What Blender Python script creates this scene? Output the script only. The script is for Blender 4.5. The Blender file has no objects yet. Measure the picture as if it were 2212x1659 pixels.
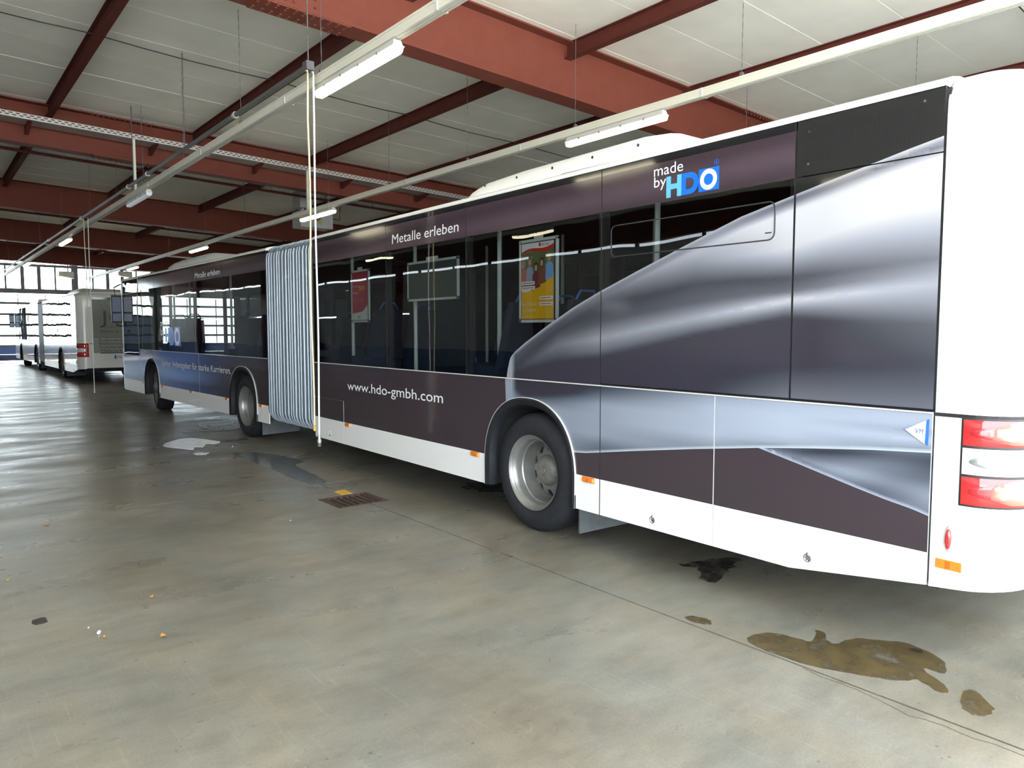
import bpy, math, random
from mathutils import Vector, Matrix
R = math.radians
random.seed(7)
S = bpy.context.scene
COL = S.collection

# ---------------------------------------------------------------- camera, sky, exposure
cd = bpy.data.cameras.new('camera')
cam = bpy.data.objects.new('camera', cd)
COL.objects.link(cam)
S.camera = cam
cd.sensor_width = 36.0
cd.sensor_fit = 'HORIZONTAL'
cd.lens = 1589.0 / 2212.0 * 36.0
cd.clip_start = 0.05
cd.clip_end = 500
cam.location = (0, 0, 1.616)
cam.rotation_euler = (R(90 - 4.11), 0, R(-39.09))

SKY = 12.5
LAMP = 14.0
SUN = 110.0
w = bpy.data.worlds.new('sky')
S.world = w
w.use_nodes = True
nt = w.node_tree
bg = nt.nodes['Background']
bg.inputs[0].default_value = (0.86, 0.94, 1.0, 1)
bg.inputs[1].default_value = SKY
S.view_settings.view_transform = 'Standard'
S.view_settings.look = 'None'
S.view_settings.exposure = -0.10
S.view_settings.gamma = 1.0
S.view_settings.use_curve_mapping = False
S.cycles.use_denoising = True
S.cycles.max_bounces = 10
S.cycles.diffuse_bounces = 6
S.cycles.glossy_bounces = 5
S.cycles.transparent_max_bounces = 16
S.cycles.sample_clamp_indirect = 8.0


sd_ = bpy.data.lights.new('sun', 'SUN')
sd_.energy = SUN
sd_.angle = R(1)
sd_.color = (1.0, 0.96, 0.9)
so_ = bpy.data.objects.new('sun', sd_)
COL.objects.link(so_)
so_.rotation_euler = (R(-30), R(0), R(8))


def portal(name, loc, rot, sx, sy):
    d = bpy.data.lights.new(name, 'AREA')
    d.shape = 'RECTANGLE'
    d.size = sx
    d.size_y = sy
    d.cycles.is_portal = True
    o = bpy.data.objects.new(name, d)
    COL.objects.link(o)
    o.location = loc
    o.rotation_euler = rot


# hall limits
XL, XR, Y0, Y1 = -5.5, 16.9, -1.0, 48.0
HX = (XL + XR) / 2
GX0, GX1 = -5.0, 9.6
portal('daylight_portal_front', ((GX0 + GX1) / 2, Y0 - 0.05, 2.4), (R(90), 0, R(0)), GX1 - GX0, 4.7)
portal('daylight_portal_far', (HX, Y1 + 0.05, 3.0), (R(-90), 0, 0), XR - XL, 4.6)


# ---------------------------------------------------------------- materials
MATS = {}


def lin(c):
    return tuple(((v / 255.0) / 12.92 if v / 255.0 <= 0.04045 else ((v / 255.0 + 0.055) / 1.055) ** 2.4) for v in c)


def mat(name, col=(0.5, 0.5, 0.5), rough=0.5, metal=0.0, emit=None, estr=0.0, noise=0.0, nscale=8.0, coat=0.0,
        bump=0.0, bscale=60.0, vcol=False, spec=0.5, wave=0.0):
    if name in MATS:
        return MATS[name]
    m = bpy.data.materials.new(name)
    m.use_nodes = True
    t = m.node_tree
    b = t.nodes['Principled BSDF']
    b.inputs['Base Color'].default_value = (*col, 1)
    b.inputs['Roughness'].default_value = rough
    b.inputs['Metallic'].default_value = metal
    b.inputs['Specular IOR Level'].default_value = spec
    b.inputs['Coat Weight'].default_value = coat
    b.inputs['Coat Roughness'].default_value = 0.03
    if emit:
        b.inputs['Emission Color'].default_value = (*emit, 1)
        b.inputs['Emission Strength'].default_value = estr
    src = None
    if vcol:
        a = t.nodes.new('ShaderNodeAttribute')
        a.attribute_name = 'col'
        src = a.outputs['Color']
        t.links.new(src, b.inputs['Base Color'])
    if noise > 0:
        tc = t.nodes.new('ShaderNodeTexCoord')
        n = t.nodes.new('ShaderNodeTexNoise')
        n.inputs['Scale'].default_value = nscale
        n.inputs['Detail'].default_value = 6
        t.links.new(tc.outputs['Object'], n.inputs['Vector'])
        mr = t.nodes.new('ShaderNodeMapRange')
        mr.inputs['From Min'].default_value = 0.3
        mr.inputs['From Max'].default_value = 0.7
        mr.inputs['To Min'].default_value = 1 - noise
        mr.inputs['To Max'].default_value = 1 + noise
        t.links.new(n.outputs[0], mr.inputs[0])
        mx = t.nodes.new('ShaderNodeMix')
        mx.data_type = 'RGBA'
        mx.blend_type = 'MULTIPLY'
        mx.inputs[0].default_value = 1
        if src:
            t.links.new(src, mx.inputs[6])
        else:
            mx.inputs[6].default_value = (*col, 1)
        t.links.new(mr.outputs[0], mx.inputs[7])
        t.links.new(mx.outputs[2], b.inputs['Base Color'])
    if bump > 0 or wave > 0:
        tc = t.nodes.new('ShaderNodeTexCoord')
        n = t.nodes.new('ShaderNodeTexNoise')
        n.inputs['Scale'].default_value = bscale if bump > 0 else 2.2
        n.inputs['Detail'].default_value = 3 if bump > 0 else 0.5
        t.links.new(tc.outputs['Object'], n.inputs['Vector'])
        bp = t.nodes.new('ShaderNodeBump')
        bp.inputs['Strength'].default_value = bump if bump > 0 else wave
        bp.inputs['Distance'].default_value = 0.01 if bump > 0 else 0.02
        t.links.new(n.outputs[0], bp.inputs['Height'])
        t.links.new(bp.outputs[0], b.inputs['Normal'])
    MATS[name] = m
    return m


def glass_mat(name, tint, ior=1.6, wave=0.05, rough=0.0, wscale=1.6):
    if name in MATS:
        return MATS[name]
    m = bpy.data.materials.new(name)
    m.use_nodes = True
    t = m.node_tree
    t.nodes.clear()
    out = t.nodes.new('ShaderNodeOutputMaterial')
    mix = t.nodes.new('ShaderNodeMixShader')
    tr = t.nodes.new('ShaderNodeBsdfTransparent')
    tr.inputs[0].default_value = (*tint, 1)
    gl = t.nodes.new('ShaderNodeBsdfGlossy')
    gl.inputs['Roughness'].default_value = rough
    fr = t.nodes.new('ShaderNodeFresnel')
    geo = t.nodes.new('ShaderNodeNewGeometry')
    mr = t.nodes.new('ShaderNodeMapRange')
    mr.inputs['To Min'].default_value = ior
    mr.inputs['To Max'].default_value = 1 / ior
    t.links.new(geo.outputs['Backfacing'], mr.inputs[0])
    t.links.new(mr.outputs[0], fr.inputs['IOR'])
    if wave > 0:
        tc = t.nodes.new('ShaderNodeTexCoord')
        n = t.nodes.new('ShaderNodeTexNoise')
        n.inputs['Scale'].default_value = wscale
        n.inputs['Detail'].default_value = 0.6
        bp = t.nodes.new('ShaderNodeBump')
        bp.inputs['Strength'].default_value = wave
        bp.inputs['Distance'].default_value = 0.05
        t.links.new(tc.outputs['Object'], n.inputs['Vector'])
        t.links.new(n.outputs[0], bp.inputs['Height'])
        t.links.new(bp.outputs[0], gl.inputs['Normal'])
    t.links.new(fr.outputs[0], mix.inputs[0])
    t.links.new(tr.outputs[0], mix.inputs[1])
    t.links.new(gl.outputs[0], mix.inputs[2])
    t.links.new(mix.outputs[0], out.inputs[0])
    MATS[name] = m
    return m


def stain_mat(name, col, rough, scale, cut):
    m = mat(name, col, rough, noise=0.3, nscale=scale * 2)
    t = m.node_tree
    out = t.nodes['Material Output']
    b = t.nodes['Principled BSDF']
    tc = t.nodes.new('ShaderNodeTexCoord')
    n = t.nodes.new('ShaderNodeTexNoise')
    n.inputs['Scale'].default_value = scale
    n.inputs['Detail'].default_value = 8
    n.inputs['Roughness'].default_value = 0.75
    t.links.new(tc.outputs['Object'], n.inputs['Vector'])
    mr = t.nodes.new('ShaderNodeMapRange')
    mr.inputs['From Min'].default_value = cut
    mr.inputs['From Max'].default_value = cut + .12
    mr.inputs['To Min'].default_value = .25
    mr.inputs['To Max'].default_value = .92
    t.links.new(n.outputs[0], mr.inputs[0])
    tr = t.nodes.new('ShaderNodeBsdfTransparent')
    mx = t.nodes.new('ShaderNodeMixShader')
    t.links.new(mr.outputs[0], mx.inputs[0])
    t.links.new(tr.outputs[0], mx.inputs[1])
    t.links.new(b.outputs[0], mx.inputs[2])
    t.links.new(mx.outputs[0], out.inputs[0])
    return m


def concrete(name, base, var, scale=0.6):
    m = bpy.data.materials.new(name)
    m.use_nodes = True
    t = m.node_tree
    b = t.nodes['Principled BSDF']
    tc = t.nodes.new('ShaderNodeTexCoord')

    def nz(sc, det, rough=0.6, stretch=None, dist=0.0):
        n = t.nodes.new('ShaderNodeTexNoise')
        n.inputs['Scale'].default_value = sc
        n.inputs['Detail'].default_value = det
        n.inputs['Roughness'].default_value = rough
        n.inputs['Distortion'].default_value = dist
        if stretch:
            mp = t.nodes.new('ShaderNodeMapping')
            mp.inputs['Scale'].default_value = stretch
            mp.inputs['Rotation'].default_value = (0, 0, R(25))
            t.links.new(tc.outputs['Object'], mp.inputs[0])
            t.links.new(mp.outputs[0], n.inputs['Vector'])
        else:
            t.links.new(tc.outputs['Object'], n.inputs['Vector'])
        return n.outputs[0]

    def ramp(src, stops):
        r = t.nodes.new('ShaderNodeValToRGB')
        e = r.color_ramp.elements
        e[0].position, e[0].color = stops[0][0], (*stops[0][1], 1)
        e[1].position, e[1].color = stops[-1][0], (*stops[-1][1], 1)
        for p, c in stops[1:-1]:
            k = e.new(p)
            k.color = (*c, 1)
        t.links.new(src, r.inputs[0])
        return r.outputs[0]

    def mul(a, bb, mode='MULTIPLY', fac=1.0):
        x = t.nodes.new('ShaderNodeMix')
        x.data_type = 'RGBA'
        x.blend_type = mode
        x.inputs[0].default_value = fac
        t.links.new(a, x.inputs[6])
        t.links.new(bb, x.inputs[7])
        return x.outputs[2]

    d = tuple(v * (1 - var) for v in base)
    l = tuple(min(1, v * (1 + var)) for v in base)
    c1 = ramp(nz(scale, 8, 0.65, dist=0.4), [(0.22, d), (0.5, base), (0.78, l)])
    c2 = ramp(nz(2.6, 6, 0.7, (1.0, 2.6, 1)), [(0.2, (0.72, 0.72, 0.70)), (0.5, (1, 1, 1)), (0.8, (1.2, 1.19, 1.15))])
    c3 = ramp(nz(90, 3, 0.6), [(0.35, (0.9, 0.9, 0.9)), (0.65, (1.08, 1.08, 1.08))])
    c4 = ramp(nz(1.1, 5, 0.6, (1.8, 0.9, 1)), [(0.3, (1.05, 0.97, 0.88)), (0.7, (0.95, 1.0, 1.05))])
    # sparse dark specks
    v = t.nodes.new('ShaderNodeTexVoronoi')
    v.inputs['Scale'].default_value = 7
    v.inputs['Randomness'].default_value = 1
    t.links.new(tc.outputs['Object'], v.inputs['Vector'])
    c5 = ramp(v.outputs['Distance'], [(0.035, (0.55, 0.52, 0.5)), (0.06, (1, 1, 1))])
    c6 = ramp(nz(1.0, 3, 0.5, (55, 2.2, 1)), [(0.60, (1, 1, 1)), (0.72, (1.16, 1.16, 1.15))])
    col = mul(mul(mul(mul(mul(c1, c2), c3), c4), c5), c6)
    t.links.new(col, b.inputs['Base Color'])
    rr = t.nodes.new('ShaderNodeMapRange')
    rr.inputs['From Min'].default_value = 0.3
    rr.inputs['From Max'].default_value = 0.7
    rr.inputs['To Min'].default_value = 0.22
    rr.inputs['To Max'].default_value = 0.46
    t.links.new(nz(0.9, 6, 0.6, (1, 2, 1)), rr.inputs[0])
    t.links.new(rr.outputs[0], b.inputs['Roughness'])
    b.inputs['Specular IOR Level'].default_value = 0.45
    bp = t.nodes.new('ShaderNodeBump')
    bp.inputs['Strength'].default_value = 0.12
    bp.inputs['Distance'].default_value = 0.004
    t.links.new(nz(35, 5), bp.inputs['Height'])
    t.links.new(bp.outputs[0], b.inputs['Normal'])
    return m


M_floor = concrete('concrete_floor', (0.178, 0.167, 0.136), 0.42)
M_yard = concrete('yard_paving', (0.55, 0.55, 0.53), 0.1)
M_joint = mat('joint_dirt', (0.02, 0.013, 0.011), 0.9)
M_red = mat('oxide_red_paint', lin((96, 49, 39)), 0.7, noise=0.07, nscale=5, spec=0.2)
M_purlin = mat('purlin_red_paint', lin((78, 36, 30)), 0.75, noise=0.1, nscale=4, spec=0.2)
M_panel = mat('ceiling_panel_grey', lin((240, 240, 232)), 0.7, noise=0.05, nscale=1.5)
M_seal = mat('ceiling_joint_white', lin((250, 249, 240)), 0.6)
M_rail = mat('rail_cream', lin((222, 220, 205)), 0.45)
M_galv = mat('galvanised', (0.55, 0.56, 0.56), 0.45, 0.8, noise=0.15, nscale=30)
M_dsteel = mat('dark_steel', (0.10, 0.10, 0.11), 0.5, 0.3)
M_frame = mat('gate_frame', (0.035, 0.035, 0.045), 0.5)
M_blue = mat('blue_dado', lin((40, 70, 130)), 0.5)
M_whitewall = mat('white_brick', lin((205, 208, 212)), 0.75, noise=0.06, nscale=3)
M_white = mat('white_paint', (0.80, 0.80, 0.78), 0.28, coat=0.3)
M_whiteroof = mat('white_roof', (0.82, 0.82, 0.79), 0.35)
M_silver = mat('silver_white_paint', lin((205, 205, 205)), 0.2, coat=0.6, wave=0.08)
M_film = mat('vehicle_film', rough=0.10, vcol=True, spec=0.5, wave=0.02)
M_glass = glass_mat('tinted_glass', (0.45, 0.48, 0.47))
M_farglass = glass_mat('dark_tinted_glass', (0.025, 0.028, 0.03), wave=0)
M_glass2 = glass_mat('bright_glass', (0.14, 0.16, 0.17), ior=2.4, wave=0.16)
M_clear = glass_mat('clear_glass', (0.92, 0.95, 0.95), 1.45, 0)
M_black = mat('black_gloss', (0.012, 0.012, 0.013), 0.06)
M_blackm = mat('black_matt', (0.018, 0.018, 0.02), 0.6)
M_dark = mat('underbody_dark', (0.02, 0.02, 0.022), 0.8)
M_rub = mat('arch_rubber', (0.009, 0.010, 0.013), 0.62, spec=.3, noise=0.3, nscale=14)
M_tyre = mat('tyre_rubber', (0.014, 0.015, 0.018), 0.75, spec=.3, noise=0.2, nscale=20)
M_rim = mat('rim_silver', (0.25, 0.25, 0.24), 0.36, 0.6, noise=0.12, nscale=9)
M_hub = mat('hub_grey', (0.16, 0.155, 0.14), 0.55, 0.3, noise=0.2, nscale=25)
M_amber = mat('amber_lens', (0.72, 0.20, 0.02), 0.2, coat=0.5)
M_redl = mat('red_lens', (0.55, 0.025, 0.025), 0.12, coat=0.6)
M_redd = mat('red_lens_deep', (0.32, 0.015, 0.02), 0.2, coat=0.6)
M_redb = mat('red_lens_bright', (0.95, 0.16, 0.12), 0.15, coat=0.6)
M_chrome = mat('chrome', (0.7, 0.7, 0.7), 0.15, 1.0)
M_wlens = mat('clear_lens', (0.8, 0.8, 0.8), 0.08, coat=0.6)
M_text = mat('lettering_white', (0.78, 0.78, 0.78), 0.3)
M_textd = mat('lettering_dark', (0.05, 0.07, 0.07), 0.4)
M_b1 = mat('logo_light_blue', lin((90, 170, 245)), 0.3)
M_b2 = mat('logo_blue', lin((10, 95, 205)), 0.3)
M_rib = mat('bellows_rib', lin((172, 184, 196)), 0.4, 0.2, noise=0.06, nscale=12)
M_web = mat('bellows_cloth', lin((78, 89, 97)), 0.6, noise=0.1, nscale=10)
M_mud = mat('mudflap_grey', (0.07, 0.08, 0.085), 0.6, noise=0.2, nscale=12)
M_rust = mat('rusty_iron', (0.075, 0.046, 0.036), 0.7, 0.2, noise=0.4, nscale=25)
M_yellow = mat('yellow_mark', lin((205, 160, 50)), 0.6, noise=0.15, nscale=20)
M_oil = stain_mat('oil_stain', (0.080, 0.058, 0.026), 0.30, 5, .38)
M_oild = stain_mat('oil_spill_dark', (0.035, 0.03, 0.026), 0.22, 9, .42)
M_wet = stain_mat('damp_concrete', (0.14, 0.145, 0.145), 0.16, 4, .30)
M_water = mat('water', (0.07, 0.07, 0.065), 0.01, spec=1.0, wave=0.08)
M_hose1 = mat('hose_beige', lin((205, 195, 160)), 0.5)
M_hose2 = mat('hose_white', lin((225, 225, 222)), 0.45)
M_seat = mat('seat_cloth', (0.012, 0.02, 0.045), 0.8)
M_pole = mat('pole_white', (0.62, 0.66, 0.66), 0.3)
M_int = mat('bus_interior_grey', (0.07, 0.07, 0.07), 0.7)
M_lamp = mat('lamp_lit', (0.9, 0.9, 0.85), 0.4, emit=(1.0, 0.90, 0.62), estr=LAMP)
M_lampoff = mat('lamp_unlit', (0.75, 0.78, 0.85), 0.25)
M_cowl = mat('lamp_cowl', (0.62, 0.62, 0.58), 0.45)
M_leaf = mat('dry_leaf', (0.35, 0.18, 0.05), 0.7)
M_pebble = mat('white_chip', (0.7, 0.7, 0.68), 0.6)
M_cable = mat('cable_dark', (0.03, 0.03, 0.03), 0.7)


# ---------------------------------------------------------------- mesh helpers
class MB:
    def __init__(s):
        s.v, s.f, s.m, s.c = [], [], [], []

    def face(s, idx, m=0, cols=None):
        s.f.append(tuple(idx))
        s.m.append(m)
        s.c.append(cols)

    def add(s, vs):
        n = len(s.v)
        s.v += [tuple(p) for p in vs]
        return n

    def box(s, x0, y0, z0, x1, y1, z1, m=0):
        n = s.add([(x0, y0, z0), (x1, y0, z0), (x1, y1, z0), (x0, y1, z0), (x0, y0, z1), (x1, y0, z1), (x1, y1, z1), (x0, y1, z1)])
        for q in ((0, 3, 2, 1), (4, 5, 6, 7), (0, 1, 5, 4), (1, 2, 6, 5), (2, 3, 7, 6), (3, 0, 4, 7)):
            s.face([n + i for i in q], m)
        return s

    def hexa(s, p, m=0):
        n = s.add(p)
        for q in ((0, 3, 2, 1), (4, 5, 6, 7), (0, 1, 5, 4), (1, 2, 6, 5), (2, 3, 7, 6), (3, 0, 4, 7)):
            s.face([n + i for i in q], m)
        return s

    def tube(s, pts, r, seg=8, m=0, cap=True):
        pts = [Vector(p) for p in pts]
        rings = []
        for i, p in enumerate(pts):
            d = (pts[min(i + 1, len(pts) - 1)] - pts[max(i - 1, 0)]).normalized()
            a = Vector((0, 0, 1)) if abs(d.z) < 0.9 else Vector((1, 0, 0))
            u = d.cross(a).normalized()
            v = d.cross(u)
            rr = r[i] if isinstance(r, (list, tuple)) else r
            rings.append(s.add([p + u * (math.cos(2 * math.pi * k / seg) * rr) + v * (math.sin(2 * math.pi * k / seg) * rr) for k in range(seg)]))
        for a, b in zip(rings, rings[1:]):
            for k in range(seg):
                k2 = (k + 1) % seg
                s.face((a + k, a + k2, b + k2, b + k), m)
        if cap:
            s.face([rings[0] + k for k in reversed(range(seg))], m)
            s.face([rings[-1] + k for k in range(seg)], m)
        return s

    def strip(s, loops, m=0, closed=False):
        """loops: list of equal-length point lists, skinned"""
        ids = [s.add(l) for l in loops]
        n = len(loops[0])
        for a, b in zip(ids, ids[1:]):
            for k in range(n if closed else n - 1):
                k2 = (k + 1) % n
                s.face((a + k, a + k2, b + k2, b + k), m)
        return ids

    def poly(s, pts, m=0):
        n = s.add(pts)
        s.face(range(n, n + len(pts)), m)

    def lathe(s, prof, c, seg=40, m=0, a0=0.0, a1=2 * math.pi):
        """profile (x, r) around an axis along local X through c"""
        full = abs(a1 - a0 - 2 * math.pi) < 1e-6
        cnt = seg if full else seg + 1
        ids = []
        for (x, r) in prof:
            ids.append(s.add([(c[0] + x, c[1] + r * math.cos(a0 + (a1 - a0) * k / seg), c[2] + r * math.sin(a0 + (a1 - a0) * k / seg)) for k in range(cnt)]))
        for a, b in zip(ids, ids[1:]):
            for k in range(seg):
                k2 = (k + 1) % cnt
                s.face((a + k, a + k2, b + k2, b + k), m)
        return s

    def build(s, name, mats, parent=None, smooth=False, loc=None, rot=None):
        if not isinstance(mats, (list, tuple)):
            mats = [mats]
        me = bpy.data.meshes.new(name)
        me.from_pydata(s.v, [], s.f)
        for mm in mats:
            me.materials.append(mm)
        if len(mats) > 1:
            me.polygons.foreach_set('material_index', s.m)
        if any(c is not None for c in s.c):
            at = me.color_attributes.new('col', 'FLOAT_COLOR', 'CORNER')
            data = []
            for f, c in zip(s.f, s.c):
                for k in range(len(f)):
                    cc = c[k] if c is not None else (0.03, 0.03, 0.03)
                    data += [cc[0], cc[1], cc[2], 1.0]
            at.data.foreach_set('color', data)
        if smooth:
            me.polygons.foreach_set('use_smooth', [True] * len(me.polygons))
            try:
                me.set_sharp_from_angle(angle=R(35))
            except Exception:
                pass
        me.update()
        o = bpy.data.objects.new(name, me)
        COL.objects.link(o)
        if parent is not None:
            o.parent = parent
        if loc is not None:
            o.location = loc
        if rot is not None:
            o.rotation_euler = rot
        return o


def empty(name, loc=(0, 0, 0), rot=(0, 0, 0), parent=None):
    o = bpy.data.objects.new(name, None)
    o.empty_display_size = 0.2
    COL.objects.link(o)
    o.location = loc
    o.rotation_euler = rot
    o.parent = parent
    return o


def tag(o, label=None, cat=None, group=None, kind=None):
    if label:
        o['label'] = label
    if cat:
        o['category'] = cat
    if group:
        o['group'] = group
    if kind:
        o['kind'] = kind
    return o


def interp(tab, x):
    """tab sorted by ascending x"""
    if x <= tab[0][0]:
        return tab[0][1]
    for (a, va), (b, vb) in zip(tab, tab[1:]):
        if x <= b:
            t = (x - a) / (b - a) if b > a else 0
            return va + (vb - va) * t
    return tab[-1][1]


def asc(t):
    return sorted(t, key=lambda q: q[0])


def text_mesh(txt, name, mats, w, h, x0, z0, parent, b=-0.004, frame=None, shear=0.0, face=-1, bold=0.0, y0=None):
    """text laid on the left flank (reads towards -Y): starts at l=x0, baseline z0, width w, cap height h"""
    cu = bpy.data.curves.new('t', 'FONT')
    cu.body = txt
    cu.size = 1.0
    cu.offset = bold
    cu.resolution_u = 3
    cu.shear = shear
    to = bpy.data.objects.new('t', cu)
    COL.objects.link(to)
    bpy.context.view_layer.update()
    dg = bpy.context.evaluated_depsgraph_get()
    me = bpy.data.meshes.new_from_object(to.evaluated_get(dg))
    bpy.data.objects.remove(to)
    xs = [v.co.x for v in me.vertices]
    if not xs:
        return None
    mn, mxx = min(xs), max(xs)
    sx = w / (mxx - mn)
    sz = h / 0.73
    for v in me.vertices:
        x, y = (v.co.x - mn) * sx, v.co.y * sz
        if face == -1:      # on left flank
            v.co = Vector((b, x0 - x, z0 + y))
        else:               # on rear face, reads towards +X
            v.co = Vector((x0 + x, b, z0 + y))
    me.materials.clear()
    me.materials.append(mats)
    me.name = name
    o = bpy.data.objects.new(name, me)
    COL.objects.link(o)
    o.parent = parent
    if frame:
        o.location, o.rotation_euler = frame
    return o


# ---------------------------------------------------------------- floor
flo = empty('floor')
tag(flo, 'worn grey concrete hall floor of large cast slabs', None, None, 'structure')
fb = MB()
# base leaves a pit under the drain
DX0, DX1, DY0, DY1 = 2.96, 3.46, 6.14, 6.60
fb.box(XL, Y0, -0.30, XR, DY0, -0.02)
fb.box(XL, DY1, -0.30, XR, Y1, -0.02)
fb.box(XL, DY0, -0.30, DX0, DY1, -0.02)
fb.box(DX1, DY0, -0.30, XR, DY1, -0.02)
fb.box(DX0, DY0, -0.32, DX1, DY1, -0.28)
fb.build('joint_bed', M_joint, flo)
JX = 3.263


def yj(x, k):
    return (7.25 + 0.07 * max(0, JX - x)) + 8.15 * k if k < 5 else Y1


xs = [XL, -3.2, -0.82, JX, 7.34, 11.4, XR]
g = 0.005
for i in range(len(xs) - 1):
    for k in range(-1, 5):
        gl_, gr_ = (.007 if xs[i] == JX else .003), (.007 if xs[i + 1] == JX else .003)
        x0, x1 = xs[i] + gl_, xs[i + 1] - gr_
        g = .003
        def yy(x, kk):
            return Y0 if kk < 0 else yj(x, kk) if kk < 5 else Y1
        pa = [(x0, yy(x0, k) + g), (x1, yy(x1, k) + g), (x1, yy(x1, k + 1) - g), (x0, yy(x0, k + 1) - g)]
        m = MB()

        def slab(q):
            m.hexa([(x, y, -0.02) for x, y in q] + [(x, y, 0.0) for x, y in q])
        if k == -1 and i in (2, 3):
            # slabs beside the drain are notched
            if i == 2:
                slab([pa[0], pa[1], (x1, DY0 - .01), (x0, DY0 - .01)])
                slab([(x0, DY0 - .01), (DX0 - .01, DY0 - .01), (DX0 - .01, DY1 + .01), (x0, DY1 + .01)])
                slab([(x0, DY1 + .01), (x1, DY1 + .01), pa[2], pa[3]])
            else:
                slab([pa[0], pa[1], (x1, DY0 - .01), (x0, DY0 - .01)])
                slab([(DX1 + .01, DY0 - .01), (x1, DY0 - .01), (x1, DY1 + .01), (DX1 + .01, DY1 + .01)])
                slab([(x0, DY1 + .01), (x1, DY1 + .01), pa[2], pa[3]])
        else:
            slab(pa)
        m.build('floor_slab', M_floor, flo)
# crack running beside the long joint
cr = MB()
pc = [(3.25, 1.78), (3.232, 1.68), (3.24, 1.61), (3.235, 1.5), (3.215, 1.38), (3.2, 1.33), (3.183, 1.26), (3.2, 1.22), (3.212, 1.14), (3.2, 1.04), (3.218, 0.96), (3.215, 0.86), (3.2, 0.7), (3.22, 0.4)]
for (x, y), (x2, y2) in zip(pc, pc[1:]):
    for t in range(3):
        ax, ay = x + (x2 - x) * t / 3 + random.uniform(-.004, .004), y + (y2 - y) * t / 3
        bx, by = x + (x2 - x) * (t + 1) / 3 + random.uniform(-.004, .004), y + (y2 - y) * (t + 1) / 3
        cr.poly([(ax - .0016, ay, .0006), (ax + .0016, ay, .0006), (bx + .0016, by, .0006), (bx - .0016, by, .0006)])
cr.build('crack', M_joint, flo)

yard = MB().box(-80, -60, -0.25, 80, Y0, -0.05).box(-80, Y1, -0.25, 80, 120, -0.05).box(-80, Y0, -.25, XL - .3, Y1, -.05).box(XR + .3, Y0, -.25, 80, Y1, -.05).build('ground_outside', M_yard)
tag(yard, 'pale paved yard outside the open hall ends', None, None, 'structure')

# drain grate
dg_ = empty('drain_grate', (3.21, 6.37, 0))
tag(dg_, 'rusty slotted iron drain grate sunk in the floor joint', 'drain')
m = MB()
m.box(-.25, -.23, -.06, -.215, .23, .001).box(.215, -.23, -.06, .25, .23, .001)
m.box(-.215, -.23, -.06, .215, -.195, .001).box(-.215, .195, -.06, .215, .23, .001)
m.build('grate_frame', M_rust, dg_)
for k in range(7):
    x = -.19 + k * .0633
    MB().box(x - .013, -.195, -.05, x + .013, .195, -.001).build('bar', M_rust, dg_)
ym = MB().hexa([(3.215, 6.635, .0), (3.335, 6.635, .0), (3.345, 6.83, .0), (3.225, 6.83, .0), (3.215, 6.635, .002), (3.335, 6.635, .002), (3.345, 6.83, .002), (3.225, 6.83, .002)]).build('paint_mark', M_yellow)
tag(ym, 'small yellow painted square on the floor behind the drain grate', 'marking')


def smooth_poly(pts, z, name, m, label, cat, group=None, jag=0.0, sub=4):
    n = len(pts)
    out = []
    for i in range(n):
        p0, p1, p2, p3 = [Vector(pts[(i + k - 1) % n]) for k in range(4)]
        for s in range(sub):
            t = s / sub
            q = 0.5 * ((2 * p1) + (p2 - p0) * t + (2 * p0 - 5 * p1 + 4 * p2 - p3) * t * t + (3 * p1 - p0 - 3 * p2 + p3) * t ** 3)
            out.append((q.x + random.uniform(-jag, jag), q.y + random.uniform(-jag, jag), z))
    mb = MB()
    k = mb.add(out)
    mb.face(range(k, k + len(out)))
    # rim thickness
    k2 = mb.add([(x, y, 0.0) for x, y, _ in out])
    for i in range(len(out)):
        j = (i + 1) % len(out)
        mb.face((k + i, k2 + i, k2 + j, k + j))
    o = mb.build(name, m)
    return tag(o, label, cat, group)


smooth_poly([(3.35, 2.15), (3.49, 2.12), (3.54, 2.01), (3.56, 1.92), (3.64, 1.93), (3.72, 1.97), (3.73, 1.93), (3.65, 1.87), (3.63, 1.82), (3.7, 1.81), (3.79, 1.78), (3.87, 1.68), (3.93, 1.57), (3.87, 1.4), (3.72, 1.33), (3.69, 1.41), (3.56, 1.25), (3.5, 1.27), (3.55, 1.38), (3.46, 1.44), (3.38, 1.6), (3.30, 1.77), (3.285, 1.93), (3.29, 2.06)],
            .0012, 'oil_stain', M_oil, 'large brown oily wet stain beside the long floor joint', 'stain', jag=.006)
smooth_poly([(3.58, 1.2), (3.64, 1.17), (3.52, 1.06), (3.43, 1.07), (3.4, 1.11), (3.47, 1.17)], .0012, 'oil_stain', M_oil,
            'smaller trailing brown oil patch at the near end of the big stain', 'stain', jag=.008)
smooth_poly([(3.31, 2.53), (3.36, 2.52), (3.4, 2.45), (3.36, 2.38), (3.31, 2.42)], .0012, 'oil_stain', M_oil,
            'small round brown spot on the floor left of the big oil stain', 'stain', jag=.006)
smooth_poly([(4.06, 3.14), (4.3, 3.12), (4.5, 2.98), (4.3, 2.9), (4.16, 2.82), (3.95, 2.79), (3.96, 2.9), (4.08, 2.98)], .0012, 'oil_spill', M_oild,
            'black oil spill on the floor under the rear of the near bus', 'stain', jag=.03)
smooth_poly([(3.86, 1.55), (3.9, 1.53), (3.9, 1.5), (3.86, 1.49)], .002, 'oil_drop', M_oild, 'tiny black drop at the edge of the brown oil stain', 'stain')
smooth_poly([(3.22, 9.82), (3.45, 9.75), (3.62, 9.39), (3.7, 8.7), (3.52, 8.5), (3.46, 8.1), (3.44, 7.7), (3.36, 7.3), (3.2, 7.29), (3.17, 7.85), (3.19, 8.5), (3.2, 9.2)],
            .0012, 'damp_patch', M_wet, 'dark damp patch on the floor leading to the drain grate', 'stain', jag=.012)
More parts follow.
